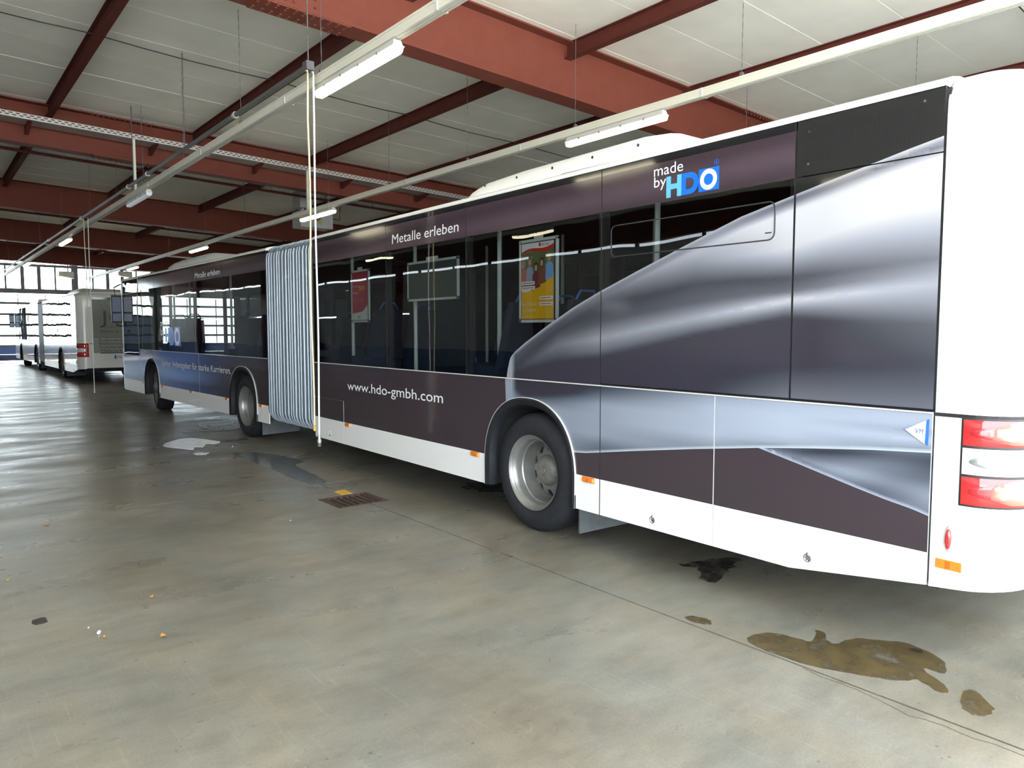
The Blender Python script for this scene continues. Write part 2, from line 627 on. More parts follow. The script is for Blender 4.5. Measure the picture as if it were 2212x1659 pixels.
M_puddle = mat('puddle_white', (.90, .92, .95), .25, noise=.12, nscale=9, bump=.3, bscale=30)  # puddle coloured plain white, with faint mottling and bumps
smooth_poly([(2.66, 11.1), (2.85, 11.45), (3.1, 11.66), (3.27, 11.5), (3.36, 11.2), (3.42, 10.98), (3.3, 10.84), (3.2, 10.9), (3.08, 10.64), (2.98, 10.72), (2.9, 10.5), (2.78, 10.72)],
            .004, 'white_puddle', M_puddle, 'bright white puddle on the floor in front of the middle axle', 'puddle', jag=.012)
smooth_poly([(3.38, 11.2), (3.55, 11.08), (3.8, 11.12), (3.84, 11.0), (3.6, 10.88), (3.42, 10.96)],
            .002, 'damp_patch', M_oild, 'thin dark wet tail running from the white puddle towards the bus', 'stain', jag=.02)
smooth_poly([(2.80, 10.12), (2.88, 10.18), (2.96, 10.05), (2.9, 9.95), (2.83, 10.0)], .003, 'white_splash', M_puddle,
            'small white splash on the floor just before the white puddle', 'puddle', jag=.025)
smooth_poly([(3.9, 13.6), (4.6, 13.3), (4.3, 12.4), (3.75, 12.2), (3.7, 12.9)], .003, 'puddle', M_oild,
            'dark wet patch beneath the front half of the near bus', 'puddle', jag=.05)
smooth_poly([(3.3, 12.6), (3.65, 12.5), (3.6, 12.2), (3.3, 12.25)], .0012, 'damp_patch', M_oild,
            'narrow dark smear on the floor beyond the white puddle', 'stain', jag=.03)
smooth_poly([(.44, 4.80), (.5, 4.82), (.51, 4.73), (.45, 4.72)], .0012, 'dark_spot', M_oild, 'small dark round spot on the open floor at the left', 'stain', jag=.004)
smooth_poly([(4.35, 6.1), (4.6, 6.3), (4.9, 5.9), (4.5, 5.7)], .0012, 'oil_spill', M_oild, 'black greasy smear under the bus just ahead of the rear wheel', 'stain', jag=.04)
for (x, y, s, lb) in [(2.24, 9.53, .05, 'orange dry leaf on the floor before the white puddle'), (3.37, 9.12, .04, 'yellow leaf lying in the damp patch'),
                      (2.41, 5.96, .03, 'reddish scrap beside a white crumb on the floor left of the drain grate'), (.79, 7.14, .05, 'brown dry leaf on the far left open floor'),
                      (1.05, 4.78, .04, 'brown leaf scrap in the middle of the open floor'), (.71, 4.30, .03, 'tan leaf bit next to the white oval chip'),
                      (.96, 4.12, .05, 'dark curled leaf on the open floor'), (.40, 5.7, .03, 'yellow leaf bit at the left edge of the floor')]:
    a = random.uniform(0, 6)
    q = []
    for k in range(8):
        t = 2 * math.pi * k / 8
        rx, ry = s * math.cos(t) * .6, s * math.sin(t) * .28
        q.append((rx * math.cos(a) - ry * math.sin(a), rx * math.sin(a) + ry * math.cos(a), .004 + .004 * math.cos(2 * t)))
    mb = MB()
    k = mb.add(q + [(0, 0, .001)])
    for i in range(8):
        mb.face((k + i, k + (i + 1) % 8, k + 8))
    tag(mb.build('dry_leaf', M_yellow if 'yellow' in lb else M_leaf, loc=(x, y, 0)), lb, 'leaf')
for (x, y, s, lb) in [(3.39, 10.36, .025, 'white chip of debris on the floor between puddle and damp patch'), (.70, 4.37, .02, 'white oval chip on the open floor at the lower left'),
                      (.67, 4.49, .008, 'tiny white crumb on the floor behind the white oval chip'), (2.43, 5.99, .012, 'white crumb beside the reddish scrap left of the drain')]:
    mb = MB()
    mb.lathe([(-s, 0.0005), (-s * .6, s * .35), (0, s * .45), (s * .6, s * .35), (s, .0005)], (0, 0, s * .4), 8)
    tag(mb.build('debris_chip', M_pebble, smooth=True, loc=(x, y, 0), rot=(0, 0, R(60))), lb, 'debris')

# ---------------------------------------------------------------- roof
def zc(x):
    return 5.57 - .037 * (x - 3.29)


cel = empty('ceiling')
tag(cel, 'pale grey insulated roof panels between red steel purlins', None, None, 'structure')
MB().hexa([(XL, Y0, zc(XL) + .003), (XR, Y0, zc(XR) + .003), (XR, Y1 + .3, zc(XR) + .003), (XL, Y1 + .3, zc(XL) + .003),
           (XL, Y0, zc(XL) + .22), (XR, Y0, zc(XR) + .22), (XR, Y1 + .3, zc(XR) + .22), (XL, Y1 + .3, zc(XL) + .22)]).build('roof_deck', M_seal, cel)
PX = [2.05 + 2.455 * k for k in range(-3, 7)]
pxs = [XL] + [PX[k] + .05 for k in (2, 4, 6, 8)] + [XR]
NY = 48
for i in range(len(pxs) - 1):
    for k in range(NY):
        y0, y1 = Y0 + 1.02 * k, Y0 + 1.02 * (k + 1)
        if y1 > Y1 + .3:
            y1 = Y1 + .3
        x0, x1 = pxs[i], pxs[i + 1] - .006
        gp = .020 if (k + i) % 3 == 0 else .010
        dz = random.uniform(0, .004)
        MB().hexa([(x0, y0, zc(x0) - dz), (x1, y0, zc(x1) - dz), (x1, y1 - gp, zc(x1) - dz), (x0, y1 - gp, zc(x0) - dz),
                   (x0, y0, zc(x0) + .02), (x1, y0, zc(x1) + .02), (x1, y1 - gp, zc(x1) + .02), (x0, y1 - gp, zc(x0) + .02)]).build('ceiling_panel', M_panel, cel)

GY = [7.40, 15.63, 23.77, 31.88, 40.40]
ORD = ['nearest', 'second', 'third', 'fourth', 'fifth']


def ibeam_x(m, yc, x0, x1, top, depth, fw, ft, wt):
    """I-beam along X following the roof slope"""
    def blk(ya, yb, ta, tb):
        m.hexa([(x0, ya, top(x0) - tb), (x1, ya, top(x1) - tb), (x1, yb, top(x1) - tb), (x0, yb, top(x0) - tb),
                (x0, ya, top(x0) - ta), (x1, ya, top(x1) - ta), (x1, yb, top(x1) - ta), (x0, yb, top(x0) - ta)])
    blk(yc - fw / 2, yc + fw / 2, 0, ft)
    blk(yc - wt / 2, yc + wt / 2, ft, depth - ft)
    blk(yc - fw / 2, yc + fw / 2, depth - ft, depth)


girders = []
for gi, gy in enumerate(GY):
    ge = empty('roof_girder', (0, gy, 0))
    tag(ge, '%s%s red steel roof girder crossing the hall from the camera' % ('' if gi == 0 else '', ORD[gi]), 'girder', 'red roof girders', 'structure')
    m = MB()
    ibeam_x(m, 0, XL, XR, zc, .745, .30, .022, .014)
    m.build('beam', M_red, ge)
    # bolted splices, bottom flange, top flange and web
    for sx in (3.22, 11.4):
        sl = -.037
        def zb(x):
            return zc(x) - .745
        m = MB()
        for s in (-1, 1):
            m.hexa([(sx - .5, s * .03, zb(sx - .5) + .022), (sx + .5, s * .03, zb(sx + .5) + .022), (sx + .5, s * .145, zb(sx + .5) + .022), (sx - .5, s * .145, zb(sx - .5) + .022),
                    (sx - .5, s * .03, zb(sx - .5) + .036), (sx + .5, s * .03, zb(sx + .5) + .036), (sx + .5, s * .145, zb(sx + .5) + .036), (sx - .5, s * .145, zb(sx - .5) + .036)])
        m.hexa([(sx - .5, -.145, zb(sx - .5) - .014), (sx + .5, -.145, zb(sx + .5) - .014), (sx + .5, .145, zb(sx + .5) - .014), (sx - .5, .145, zb(sx - .5) - .014),
                (sx - .5, -.145, zb(sx - .5)), (sx + .5, -.145, zb(sx + .5)), (sx + .5, .145, zb(sx + .5)), (sx - .5, .145, zb(sx - .5))])
        m.hexa([(sx - .22, -.019, zb(sx - .22) + .07), (sx + .22, -.019, zb(sx + .22) + .07), (sx + .22, -.007, zb(sx + .22) + .07), (sx - .22, -.007, zb(sx - .22) + .07),
                (sx - .22, -.019, zb(sx - .22) + .66), (sx + .22, -.019, zb(sx + .22) + .66), (sx + .22, -.007, zb(sx + .22) + .66), (sx - .22, -.007, zb(sx - .22) + .66)])
        sp = m.build('splice_plate', M_red, ge)
        me = None
        if sx < 5 and gi < 3:
            b = MB()
            b.tube([(0, 0, -.012), (0, 0, .004)], .015, 6)
            first = None
            for ix in range(11):
                for iy, yb in enumerate((-.115, -.06, .06, .115)):
                    if gi > 0 and iy in (1, 2):
                        continue
                    x = sx - .46 + ix * .092
                    if first is None:
                        first = b.build('bolt', M_red, sp, loc=(x, yb, zb(x) - .012))
                    else:
                        c = first.copy()
                        COL.objects.link(c)
                        c.location = (x, yb, zb(x) - .012)
            for ix in (-.16, -.07, .07, .16):
                for iz in ((.12, .2, .3, .4, .5, .6) if gi == 0 else (.15, .6)):
                    c = first.copy()
                    COL.objects.link(c)
                    c.rotation_euler = (R(-90), 0, 0)
                    c.location = (sx + ix, -.019, zb(sx) + iz)
        # bolts on the top flange show as a ragged edge
        m = MB()
        for ix in range(12):
            x = sx - .5 + ix * .09
            m.tube([(x, -.125, zc(x) - .022), (x, -.125, zc(x) - .05)], .016, 6)
            m.box(x - .02, -.16, zc(x) - .012, x + .02, -.148, zc(x) + .0)
        tb = m.build('top_bolts', M_red, ge)
        tb['kind'] = 'stuff'
    girders.append(ge)
for k, px in enumerate(PX):
    y_edges = [Y0] + GY + [Y1 - .1]
    pe = empty('roof_purlin', (px, 0, 0))
    tag(pe, 'dark red roof purlin running along the hall, %s from the left wall' % ['first', 'second', 'third', 'fourth', 'fifth', 'sixth', 'seventh', 'eighth', 'ninth', 'tenth', 'eleventh'][k], 'purlin', 'dark red purlins', 'structure')
    zt = zc(px) - .002
    for a, b in zip(y_edges, y_edges[1:]):
        a2 = a + (.008 if a in GY else 0)
        b2 = b - (.008 if b in GY else 0)
        m = MB()
        m.box(-.055, a2, zt - .012, .055, b2, zt).box(-.005, a2, zt - .19, .005, b2, zt - .012).box(-.055, a2, zt - .2, .055, b2, zt - .19)
        m.build('purlin_length', M_purlin, pe)
    # little bolts on flange
# sag rods midway between girders
for a, b, nm in [(Y0, GY[0], 'before the nearest girder'), (GY[0], GY[1], 'between first and second girder'), (GY[1], GY[2], 'between second and third girder'), (GY[2], GY[3], 'between third and fourth girder')]:
    ym_ = (a + b) / 2 - .15
    pts = []
    for k in range(len(PX) - 1):
        for t in (0, .25, .5, .75):
            x = PX[k] + 2.455 * t
            pts.append((x, ym_, zc(x) - .05 - .03 * math.sin(math.pi * t)))
    o = MB().tube(pts, .008, 6).build('tie_rod', M_cable)
    tag(o, 'thin dark tie rod under the roof panels, %s' % nm, 'rod', None, 'structure')

# ---------------------------------------------------------------- walls
def struct(o, label=None):
    return tag(o, label, None, None, 'structure')


# far wall: glazed gates between steel posts
wf = empty('wall_far', (0, Y1, 0))
struct(wf, 'glazed far end wall with sectional gates and a blue bottom panel')
post_x = [XL + .17, -1.1, 3.05, 7.2, 11.3, XR - .1]
for k, x in enumerate(post_x):
    o = MB().box(x - .16, -.15, 0, x + .16, .15, zc(x) - .02).build('post', M_frame, wf)
zr = [.0, .82, 1.37, 1.96, 2.53, 3.13, 3.67]
MB().box(XL, -.08, 3.67, XR, .1, 3.92).build('lintel_beam', M_frame, wf)
MB().box(XL, -.05, 5.13, XR, .05, 5.27).build('head_rail', M_frame, wf)
for a, b in zip(post_x, post_x[1:]):
    a2, b2 = a + .16, b - .16
    MB().box(a2, -.03, .02, b2, .03, .35).build('kick_panel', mat('dark_blue_kick', lin((28, 40, 90)), .5), wf)
    MB().box(a2, -.03, .36, b2, .03, .80).build('dado_panel', M_blue, wf)
    for z in zr[1:-1]:
        MB().box(a2, -.04, z - .06, b2, .04, z + .06).build('gate_rail', M_frame, wf)
    n = 3
    left = b < 0
    for z0, z1 in zip(zr[1:], zr[2:]):
        solid = left and z0 < 2.5  # blue panels added out of view; their reflection stands in for a bus
        MB().box(a2, -.02 if solid else -.006, z0 + .06, b2, .02 if solid else .006, z1 - .06).build('offview_panel' if solid else 'gate_pane', mat('blue_reflection_panel', lin((120, 146, 188)), .4) if solid else M_clear, wf)
    for z0, z1 in zip(zr[1:], zr[2:]):
        for j in range(1, n):
            x = a2 + (b2 - a2) * j / n
            MB().box(x - .02, -.03, z0 + .06, x + .02, .03, z1 - .06).build('gate_stile', M_frame, wf)
    n = 5
    for j in range(1, n):
        x = a2 + (b2 - a2) * j / n
        wdt = .085 if j in (2, 3) else .04
        MB().box(x - wdt, -.04, 3.92, x + wdt, .04, 5.17).build('mullion', M_frame, wf)
    MB().box(a2, -.006, 3.92, b2, .006, 4.45 if left else 5.17).build('window_pane', M_clear, wf)
    if left:
        MB().box(a2, -.03, 4.45, b2, .03, 5.17).build('dark_reflection_panel', M_purlin, wf)  # dark panels added out of view, to darken the header band's reflection
        MB().box(a2, -.03, 5.27, b2, .03, zc(b) - .01).build('dark_reflection_panel', M_purlin, wf)
    else:
        MB().box(a2, -.006, 5.27, b2, .006, zc(b) - .25).build('top_pane', M_clear, wf)
# side walls
wl = empty('wall_left')
struct(wl, 'white painted brick side wall with blue dado and a narrow daylight slot')
MB().box(XL - .25, Y0, 0, XL, Y1, 1.02).build('dado', M_blue, wl)
ZS0, ZS1 = 2.19, 2.26
MB().box(XL - .25, Y0, 1.02, XL, Y1, ZS0).build('brickwork', M_whitewall, wl)
MB().box(XL - .25, Y0, ZS1, XL, Y1, 3.64).build('brickwork', M_whitewall, wl)
ycur = Y0
for ya, yb_ in ((12.5, 13.6), (23.1, 24.5), (29.4, 33.9), (38.0, 41.5), (Y1, Y1)):
    MB().box(XL - .25, ycur, ZS0, XL, ya, ZS1).build('brickwork', M_whitewall, wl)
    ycur = yb_
segs = [(Y0, 1.0), (1.3, 5.2)]
MB().box(XL - .25, Y0, 3.75, XL, Y1, zc(XL) + .2).build('upper_cladding', M_purlin, wl)
MB().box(XL - .14, Y0, 3.64, XL - .12, Y1, 3.75).build('slot_glazing', M_clear, wl)
for gy in GY:
    MB().box(XL, gy - .14, 0, XL + .3, gy + .14, zc(XL) - .74).build('wall_column', M_purlin, wl)
for k in range(23):
    y = Y0 + 2.05 * k + 1
    MB().box(XL - .16, y - .04, 3.64, XL - .1, y + .04, 3.75).build('slot_bar', M_frame, wl)
wr = empty('wall_right')
struct(wr, 'white painted side wall beyond the near bus')
MB().box(XR, Y0, 0, XR + .25, Y1, zc(XR) + .2).build('brickwork', M_whitewall, wr)
wn = empty('wall_near')
struct(wn, 'red steel lintel over the open drive-in end behind the camera')
MB().box(XL, Y0 - .15, 4.75, XR, Y0, zc(XL) + .2).build('lintel', M_red, wn)
MB().box(XL, Y0 - .15, 0, GX0, Y0, 4.75).build('offview_panel', M_whitewall, wn)  # out of view; narrows the opening so daylight fades faster inside
MB().box(GX1, Y0 - .15, 0, XR, Y0, 4.75).build('offview_panel', M_whitewall, wn)
for x in (XL + .1, -2.0, 6.9, 11.3, XR - .1):
    pass
for x in (GX0 - .16, GX1 + .16):
    MB().box(x - .15, Y0, 0, x + .15, Y0 + .15, 4.75).build('gate_post', M_red, wn)

# ---------------------------------------------------------------- light rails, lamps, hangers
RZ = 4.17
for ri, (rx, yend, ys, nm) in enumerate([(3.29, 39.8, [(5.57, 1), (14.03, 0), (22.3, 1), (30.9, 1)], 'left'), (6.61, 40.5, [(5.43, 1), (13.75, 1), (21.95, 1), (30.3, 1)], 'right'),
                                  (9.93, 38, [(5.4, 1), (13.7, 1), (22.0, 1)], 'far'), (-.6, 36, [(7.2, 1), (15.5, 1), (23.8, 1)], 'm1'), (-3.9, 36, [(4.95, 1), (13.3, 1), (21.6, 1)], 'm2')]):
    re_ = empty('light_rail', (rx, 0, RZ))
    tag(re_, 'long cream lighting rail ' + ['above the open aisle, hung beside the hose pipe', 'above the roof of the near bus', 'behind the near bus, only its chains showing', 'mirrored in the header band of the near bus', 'mirrored in the windows of the near bus'][ri], 'rail')
    m = MB()
    m.box(-.045, -1.0, -.085, .045, yend, -.02)
    m.box(-.052, -1.0, -.02, .052, yend, 0)
    m.build('rail_body', M_rail, re_)
    m = MB().box(-.03, -1.0, -.092, -.012, yend, -.085)
    m.box(.012, -1.0, -.092, .03, yend, -.085)
    m.build('rail_lip', mat('rail_lip_grey', (.4, .4, .37), .5), re_)  # lips in a darker grey than the rail body
    for k in range(int(yend // 3)):
        MB().box(-.054, k * 3.0 + 1.9, -.088, .054, k * 3.0 + 1.93, .002).build('coupling', M_cowl, re_)
    rods = {0: [2.2, 7.07, 9.40, 11.9, 14.4, 16.6, 19.4, 23.5, 28, 33, 38], 1: [2.2, 4.46, 6.87, 9.2, 11.55, 14.0, 18.8, 22, 25.9, 31, 36], 2: [4.17, 6.6], 3: [], 4: []}[ri]
    for y in rods:
        h = zc(rx) - .0
        for gy in GY:
            if abs(y - gy) < .16:
                h = zc(rx) - .745
        m = MB()
        h -= .004
        nn = 26
        r_ = [.0026 if (i % 2) else .0046 for i in range(nn + 1)]
        m.tube([(rx, y, RZ + .03 + (h - RZ - .03) * i / nn) for i in range(nn + 1)], r_, 5)
        m.box(rx - .02, y - .015, RZ + .001, rx + .02, y + .015, RZ + .05)
        o = m.build('hanger_chain', M_dsteel)
        od = ['first', 'second', 'third', 'fourth', 'fifth', 'sixth', 'seventh', 'eighth', 'ninth', 'tenth', 'eleventh'][rods.index(y)]
        tag(o, '%s thin hanging chain of the %s lighting rail, counted from the camera end' % (od, ('left aisle', 'right bus side', 'hidden far side')[ri]), 'chain', 'chains of the %s lighting rail' % ('left', 'right', 'hidden')[ri])
    for li, (y0, on) in enumerate(ys):
        le = empty('batten_lamp', (rx, y0, RZ - .0945))
        which = ['nearest', 'second', 'third', 'farthest'][li]
        tag(le, '%s %s batten lamp under the %s lighting rail' % (which, 'lit fluorescent' if on else 'unlit', ['left aisle', 'right bus side', 'hidden', 'header-mirrored', 'window-mirrored'][ri]), 'lamp', 'batten lamps on the %s rail' % ['left', 'right', 'hidden', 'first mirrored', 'second mirrored'][ri])
        L = 1.57
        m = MB()
        m.hexa([(-.05, 0, -.055), (.05, 0, -.055), (.05, L, -.055), (-.05, L, -.055), (-.035, .02, 0), (.035, .02, 0), (.035, L - .02, 0), (-.035, L - .02, 0)])
        m.box(-.057, -.005, -.06, .057, L + .005, -.05)
        m.build('housing', M_cowl, le)
        m = MB()
        prof = [(-.05, -.056), (-.05, -.085), (-.035, -.112), (.035, -.112), (.05, -.085), (.05, -.056)]
        loops = [[(x * .9, .0, z) for x, z in prof], [(x, .03, z) for x, z in prof], [(x, L - .03, z) for x, z in prof], [(x * .9, L, z) for x, z in prof]]
        ids = m.strip(loops, closed=True)
        m.face([ids[0] + i for i in range(6)])
        m.face([ids[-1] + 5 - i for i in range(6)])
        m.build('diffuser', M_lamp if on else M_lampoff, le)
        for yc in (.25, .6, .95, 1.3):
            MB().box(-.0625, yc, -.072, .0625, yc + .03, -.045).build('clip', M_galv, le)

# compressed air pipe with drop hoses
pp = empty('service_pipe', (3.15, 0, 4.226))
tag(pp, 'dark service pipe above the aisle lighting rail', 'pipe')
MB().tube([(0, 7.08, 0), (0, 43, 0)], .03, 10).build('pipe', mat('pipe_grey', (.10, .11, .10), .5, .4), pp)
for y in (9.2, 13.5, 14.9, 19.7, 25, 31):
    MB().tube([(0, y - .03, 0), (0, y + .03, 0)], .04, 10).build('socket', M_galv, pp)
MB().box(-.04, 7.02, -.045, .04, 7.12, .04).build('end_fitting', M_dsteel, pp)
for y, nm in ((7.07, 'near'), (11.33, 'middle'), (14.5, 'second girder')):
    top = zc(3.24) - .006
    o = MB().tube([(3.15, y, 4.268), (3.15, y, top)], .007, 6).build('pipe_hanger', M_dsteel)
    tag(o, 'thin rod holding the service pipe, %s one' % nm, 'rod', 'rods of the service pipe')
for (yy, off, mt, zb_, nm, nz) in [(7.06, -.03, M_hose1, .645, 'beige hose hanging in front of the bellows', 1), (7.06, .03, M_hose2, .53, 'white hose with metal nozzle hanging in front of the bellows', 2),
                                   (19.2, -.04, M_hose1, 1.0, 'beige hose hanging before the rear of the white bus', 0), (19.2, .04, M_hose2, .25, 'pale hose reaching down near the floor before the white bus', 2)]:
    he = empty('drop_hose', (3.15 + off, yy, 0))
    tag(he, nm, 'hose')
    zt = 4.215
    pts = [(0, -.0, zt - .04), (0, -.035, zt - .05), (0, -.04, zt - .09), (0, -.035, zt - .2)]
    for k in range(1, 12):
        z = zt - .2 - (zt - .2 - zb_) * k / 11
        pts.append((.006 * math.sin(k * .9 + off * 50), -.03 + .005 * math.cos(k), z))
    MB().tube(pts, .0095, 8).build('hose', mt, he, smooth=True)
    x, y, z = pts[-1]
    if nz == 2:
        MB().tube([(x, y, z + .03), (x, y, z - .02), (x, y, z - .02), (x, y, z - .05)], [.013, .015, .022, .022], 10).build('nozzle', M_galv, he)
        MB().tube([(x, y, z - .05), (x, y, z - .09)], .019, 10).build('nozzle_tip', M_dsteel, he)
    elif nz == 1:
        MB().tube([(x, y, z + .02), (x, y, z - .04)], [.012, .012], 8).build('coupler', M_yellow, he)

# perforated cable tray in front of the second girder
ct = empty('cable_tray', (0, 14.95, 0))
tag(ct, 'long galvanised perforated cable tray fixed along the second girder', 'cable tray')
TL, TR = XL + .35, XR - .06
def zt_(x):
    return 5.27 - .037 * (x - 1.3)
m = MB()
m.hexa([(TL, 0, zt_(TL) - .09), (TR, 0, zt_(TR) - .09), (TR, .42, zt_(TR) - .09), (TL, .42, zt_(TL) - .09), (TL, 0, zt_(TL) - .087), (TR, 0, zt_(TR) - .087), (TR, .42, zt_(TR) - .087), (TL, .42, zt_(TL) - .087)])
m.build('tray_bottom', M_galv, ct)
m = MB()
for z0, z1 in ((0, .014), (.032, .046), (.064, .085)):
    m.hexa([(TL, 0, zt_(TL) - z1), (TR, 0, zt_(TR) - z1), (TR, .004, zt_(TR) - z1), (TL, .004, zt_(TL) - z1), (TL, 0, zt_(TL) - z0), (TR, 0, zt_(TR) - z0), (TR, .004, zt_(TR) - z0), (TL, .004, zt_(TL) - z0)])
x = TL
i = 0
while x < TR - .06:
    for r_, (z0, z1) in enumerate(((.014, .032), (.046, .064))):
        xo = x + (.05 if r_ else 0)
        m.box(xo, 0, zt_(x) - z1, xo + .045, .004, zt_(x) - z0)
    x += .1
sd = m.build('perforated_side', mat('tray_side', (.62, .64, .62), .4, .3), ct)
for x in [XL + 1.25 + 1.98 * k for k in range(11)]:
    zz = zt_(x) - .09
    MB().hexa([(x - .03, .0, zz - .02), (x + .03, .0, zz - .02), (x + .03, .525, zz - .14), (x - .03, .525, zz - .14), (x - .03, 0, zz), (x + .03, 0, zz), (x + .03, .525, zz), (x - .03, .525, zz)]).build('bracket', M_purlin, ct)
for (x, zlow, nm) in ((3.29, RZ, 'left'), (6.61, RZ, 'right')):
    o = MB().box(x - .03, 14.93 + .02, zlow + .002, x + .01, 14.99, zt_(x) - .095).build('conduit', M_rail)
    tag(o, 'pale square conduit dropping from the cable tray to the %s lighting rail' % nm, 'conduit')
# red pipes across the hall
for (y, z0, lab) in ((17.5, 5.16, 'thin dark red pipe crossing the hall beyond the second girder'), (25.4, 5.06, 'thin dark red pipe crossing the hall beyond the third girder'), (33.6, 5.0, 'thin dark red pipe crossing beyond the fourth girder')):
    pe = empty('sprinkler_pipe', (0, y, 0))
    tag(pe, lab, 'pipe')
    MB().tube([(XL, 0, z0 - .04 * (XL - 1.5)), (XR, 0, z0 - .04 * (XR - 1.5))], .032, 8).build('pipe', M_purlin, pe)
    for k in range(9):
        x = XL + 1.5 + 2.7 * k
        MB().tube([(x, 0, z0 - .04 * (x - 1.5)), (x, 0, zc(x))], .007, 5).build('hanger', M_dsteel, pe)
# unit heater
uh = empty('unit_heater', (8.45, 18.6, 4.35))
tag(uh, 'grey box unit heater hung from the roof behind the right lighting rail', 'heater')
MB().box(-.45, 0, 0, .45, .55, .42).build('casing', mat('heater_grey', (.42, .43, .42), .5, .2, noise=.1), uh)
MB().box(-.45, .02, .50, -.12, .5, .95).build('upper_box', mat('heater_grey2', (.32, .33, .33), .5), uh)
MB().tube([(-.3, .2, .42), (-.3, .2, 1.02)], .03, 8).build('flue', M_galv, uh)
MB().tube([(.35, .2, .42), (.35, .2, 1.02)], .012, 6).build('hanger', M_dsteel, uh)
MB().tube([(-.1, -.02, .2), (.02, -.06, .2), (.08, -.06, .28)], .02, 6).build('valve', M_dsteel, uh)
MB().tube([(.45, .1, .3), (.7, .1, .28), (.72, .1, .62)], .016, 6).build('pipe_stub', M_dsteel, uh)
MB().box(.0, -.008, .10, .14, 0, .26).build('label_plate', mat('ochre_plate', (.4, .33, .18), .6), uh)
# speakers / fans by the far wall
for (x, z, lab) in ((6.6, 4.70, 'box shaped loudspeaker on the far gate column'), (9.5, 4.85, 'grey loudspeaker hung near the far wall behind the right rail')):
    sp = empty('loudspeaker', (x, 46.6, z))
    tag(sp, lab, 'loudspeaker')
    MB().hexa([(-.35, -.2, -.1), (.35, -.2, -.22), (.35, .2, -.22), (-.35, .2, -.1), (-.35, -.2, .14), (.35, -.2, .14), (.35, .2, .14), (-.35, .2, .14)]).build('horn', mat('speaker_grey', (.25, .25, .22), .6), sp)
    MB().tube([(.1, 0, .14), (.1, 0, zc(x + .1) - z - .008)], .03, 8).build('bracket', M_frame, sp)

# ---------------------------------------------------------------- articulated buses
RRF = (3.7839, 4.4491, 1.1503)
FFF = (3.8494, 11.2033, -1.2368)
def arch_curve(c, a=.57, bt=.585, z0=.50, n=40):
    o = [(c - a - .001, .298), (c - a, .30)]
    for k in range(n + 1):
        q = math.pi * (1 - k / n)
        cx, sx = math.cos(q), math.sin(q)
        e = 2 / 2.25
        o.append((c + a * math.copysign(abs(cx) ** e, cx) * (.9995 if k in (0, n) else 1), z0 + bt * abs(sx) ** e))
    o += [(c + a, .30), (c + a + .001, .298)]
    return asc(o)


ARCH_R = arch_curve(.012)
ARCH_F1 = arch_curve(5.02, .54, .57)
BELT = 1.225
UCOL = [
(0.13, [(1.431, 150), (1.405, 95), (1.393, 95), (1.375, 92), (1.356, 88), (1.337, 86), (1.311, 88), (1.289, 80), (1.27, 72), (1.247, 65), (1.225, 62)]),
(-0.35, [(1.687, 150), (1.659, 90), (1.648, 90), (1.631, 86), (1.61, 82), (1.575, 95), (1.512, 116), (1.443, 100), (1.373, 78), (1.302, 66), (1.229, 68)]),
(-0.79, [(1.887, 150), (1.861, 105), (1.845, 108), (1.822, 92), (1.78, 74), (1.682, 90), (1.562, 146), (1.476, 112), (1.421, 76), (1.339, 60), (1.227, 70)]),
(-1.62, [(2.162, 160), (2.136, 130), (2.1, 172), (2.015, 135), (1.901, 86), (1.788, 100), (1.694, 162), (1.625, 110), (1.58, 74), (1.431, 60), (1.23, 78)]),
(-2.24, [(2.381, 175), (2.351, 95), (2.286, 212), (2.085, 195), (1.916, 88), (1.838, 108), (1.782, 198), (1.736, 130), (1.68, 72), (1.502, 64), (1.236, 120)]),
(-3.02, [(2.498, 205), (2.464, 115), (2.407, 215), (2.227, 212), (1.95, 122), (1.896, 145), (1.838, 168), (1.746, 138), (1.649, 100), (1.455, 84), (1.231, 120)])]
UCOL.reverse()
LCOL = [(0.29, [(1.2, 165), (0.9, 165)]),
(0.22, [(1.212, 165), (1.144, 165), (1.068, 165)]),
(0.15, [(1.222, 70), (1.155, 75), (1.073, 140)]),
(0.039, [(1.222, 42), (1.155, 42), (1.1, 80), (1.073, 120)]),
(-0.325, [(1.22, 58), (1.16, 55), (1.089, 120), (1.018, 160), (0.752, 160)]),
(-0.798, [(1.22, 85), (1.174, 110), (1.091, 165), (0.876, 165), (0.803, 125), (0.76, 115)]),
(-1.774, [(1.219, 165), (1.154, 185), (0.985, 185), (0.934, 160), (0.906, 145)]),
(-2.268, [(1.231, 180), (1.143, 192), (1.04, 190), (0.994, 170), (0.971, 135)]),
(-2.993, [(1.226, 180), (1.17, 185), (1.137, 158), (1.095, 188), (1.044, 140)])]
LCOL.reverse()
UCURVE = asc([(-3.03, 2.515), (-2.869, 2.483), (-2.706, 2.447), (-2.517, 2.406), (-2.281, 2.353), (-1.937, 2.275), (-1.813, 2.235), (-1.481, 2.128), (-1.143, 2.015), (-0.784, 1.892), (-0.532, 1.795), (-0.219, 1.654), (0.036, 1.528), (0.18, 1.447), (0.225, 1.41), (0.245, 1.38), (0.27, 1.31), (0.283, 1.249), (.284, 1.0), (5, 1.0)])
M1CURVE = asc([(-3.03, 1.04), (-2.736, 1.018), (-2.425, .986), (-2.088, .947), (-1.972, .93), (-1.637, .883), (-1.1, .80), (-.81, .753), (-.661, .729), (-.511, .716), (-.2, .72), (.295, .72), (.296, 1.3), (5, 1.3)])
M2CURVE = asc([(-3.03, .732), (-2.943, .755), (-2.817, .778), (-2.669, .811), (-2.343, .889), (-2.088, .947)])
ALB = .86


def grey(gv, tint=(0.93, 0.96, 1.10)):
    gv = max(20, min(250, gv)) * .94
    c = lin((gv, gv, gv))
    return tuple(max((.030, .028, .038)[i], min(.50, c[i] * tint[i] * ALB - .032)) for i in range(3))


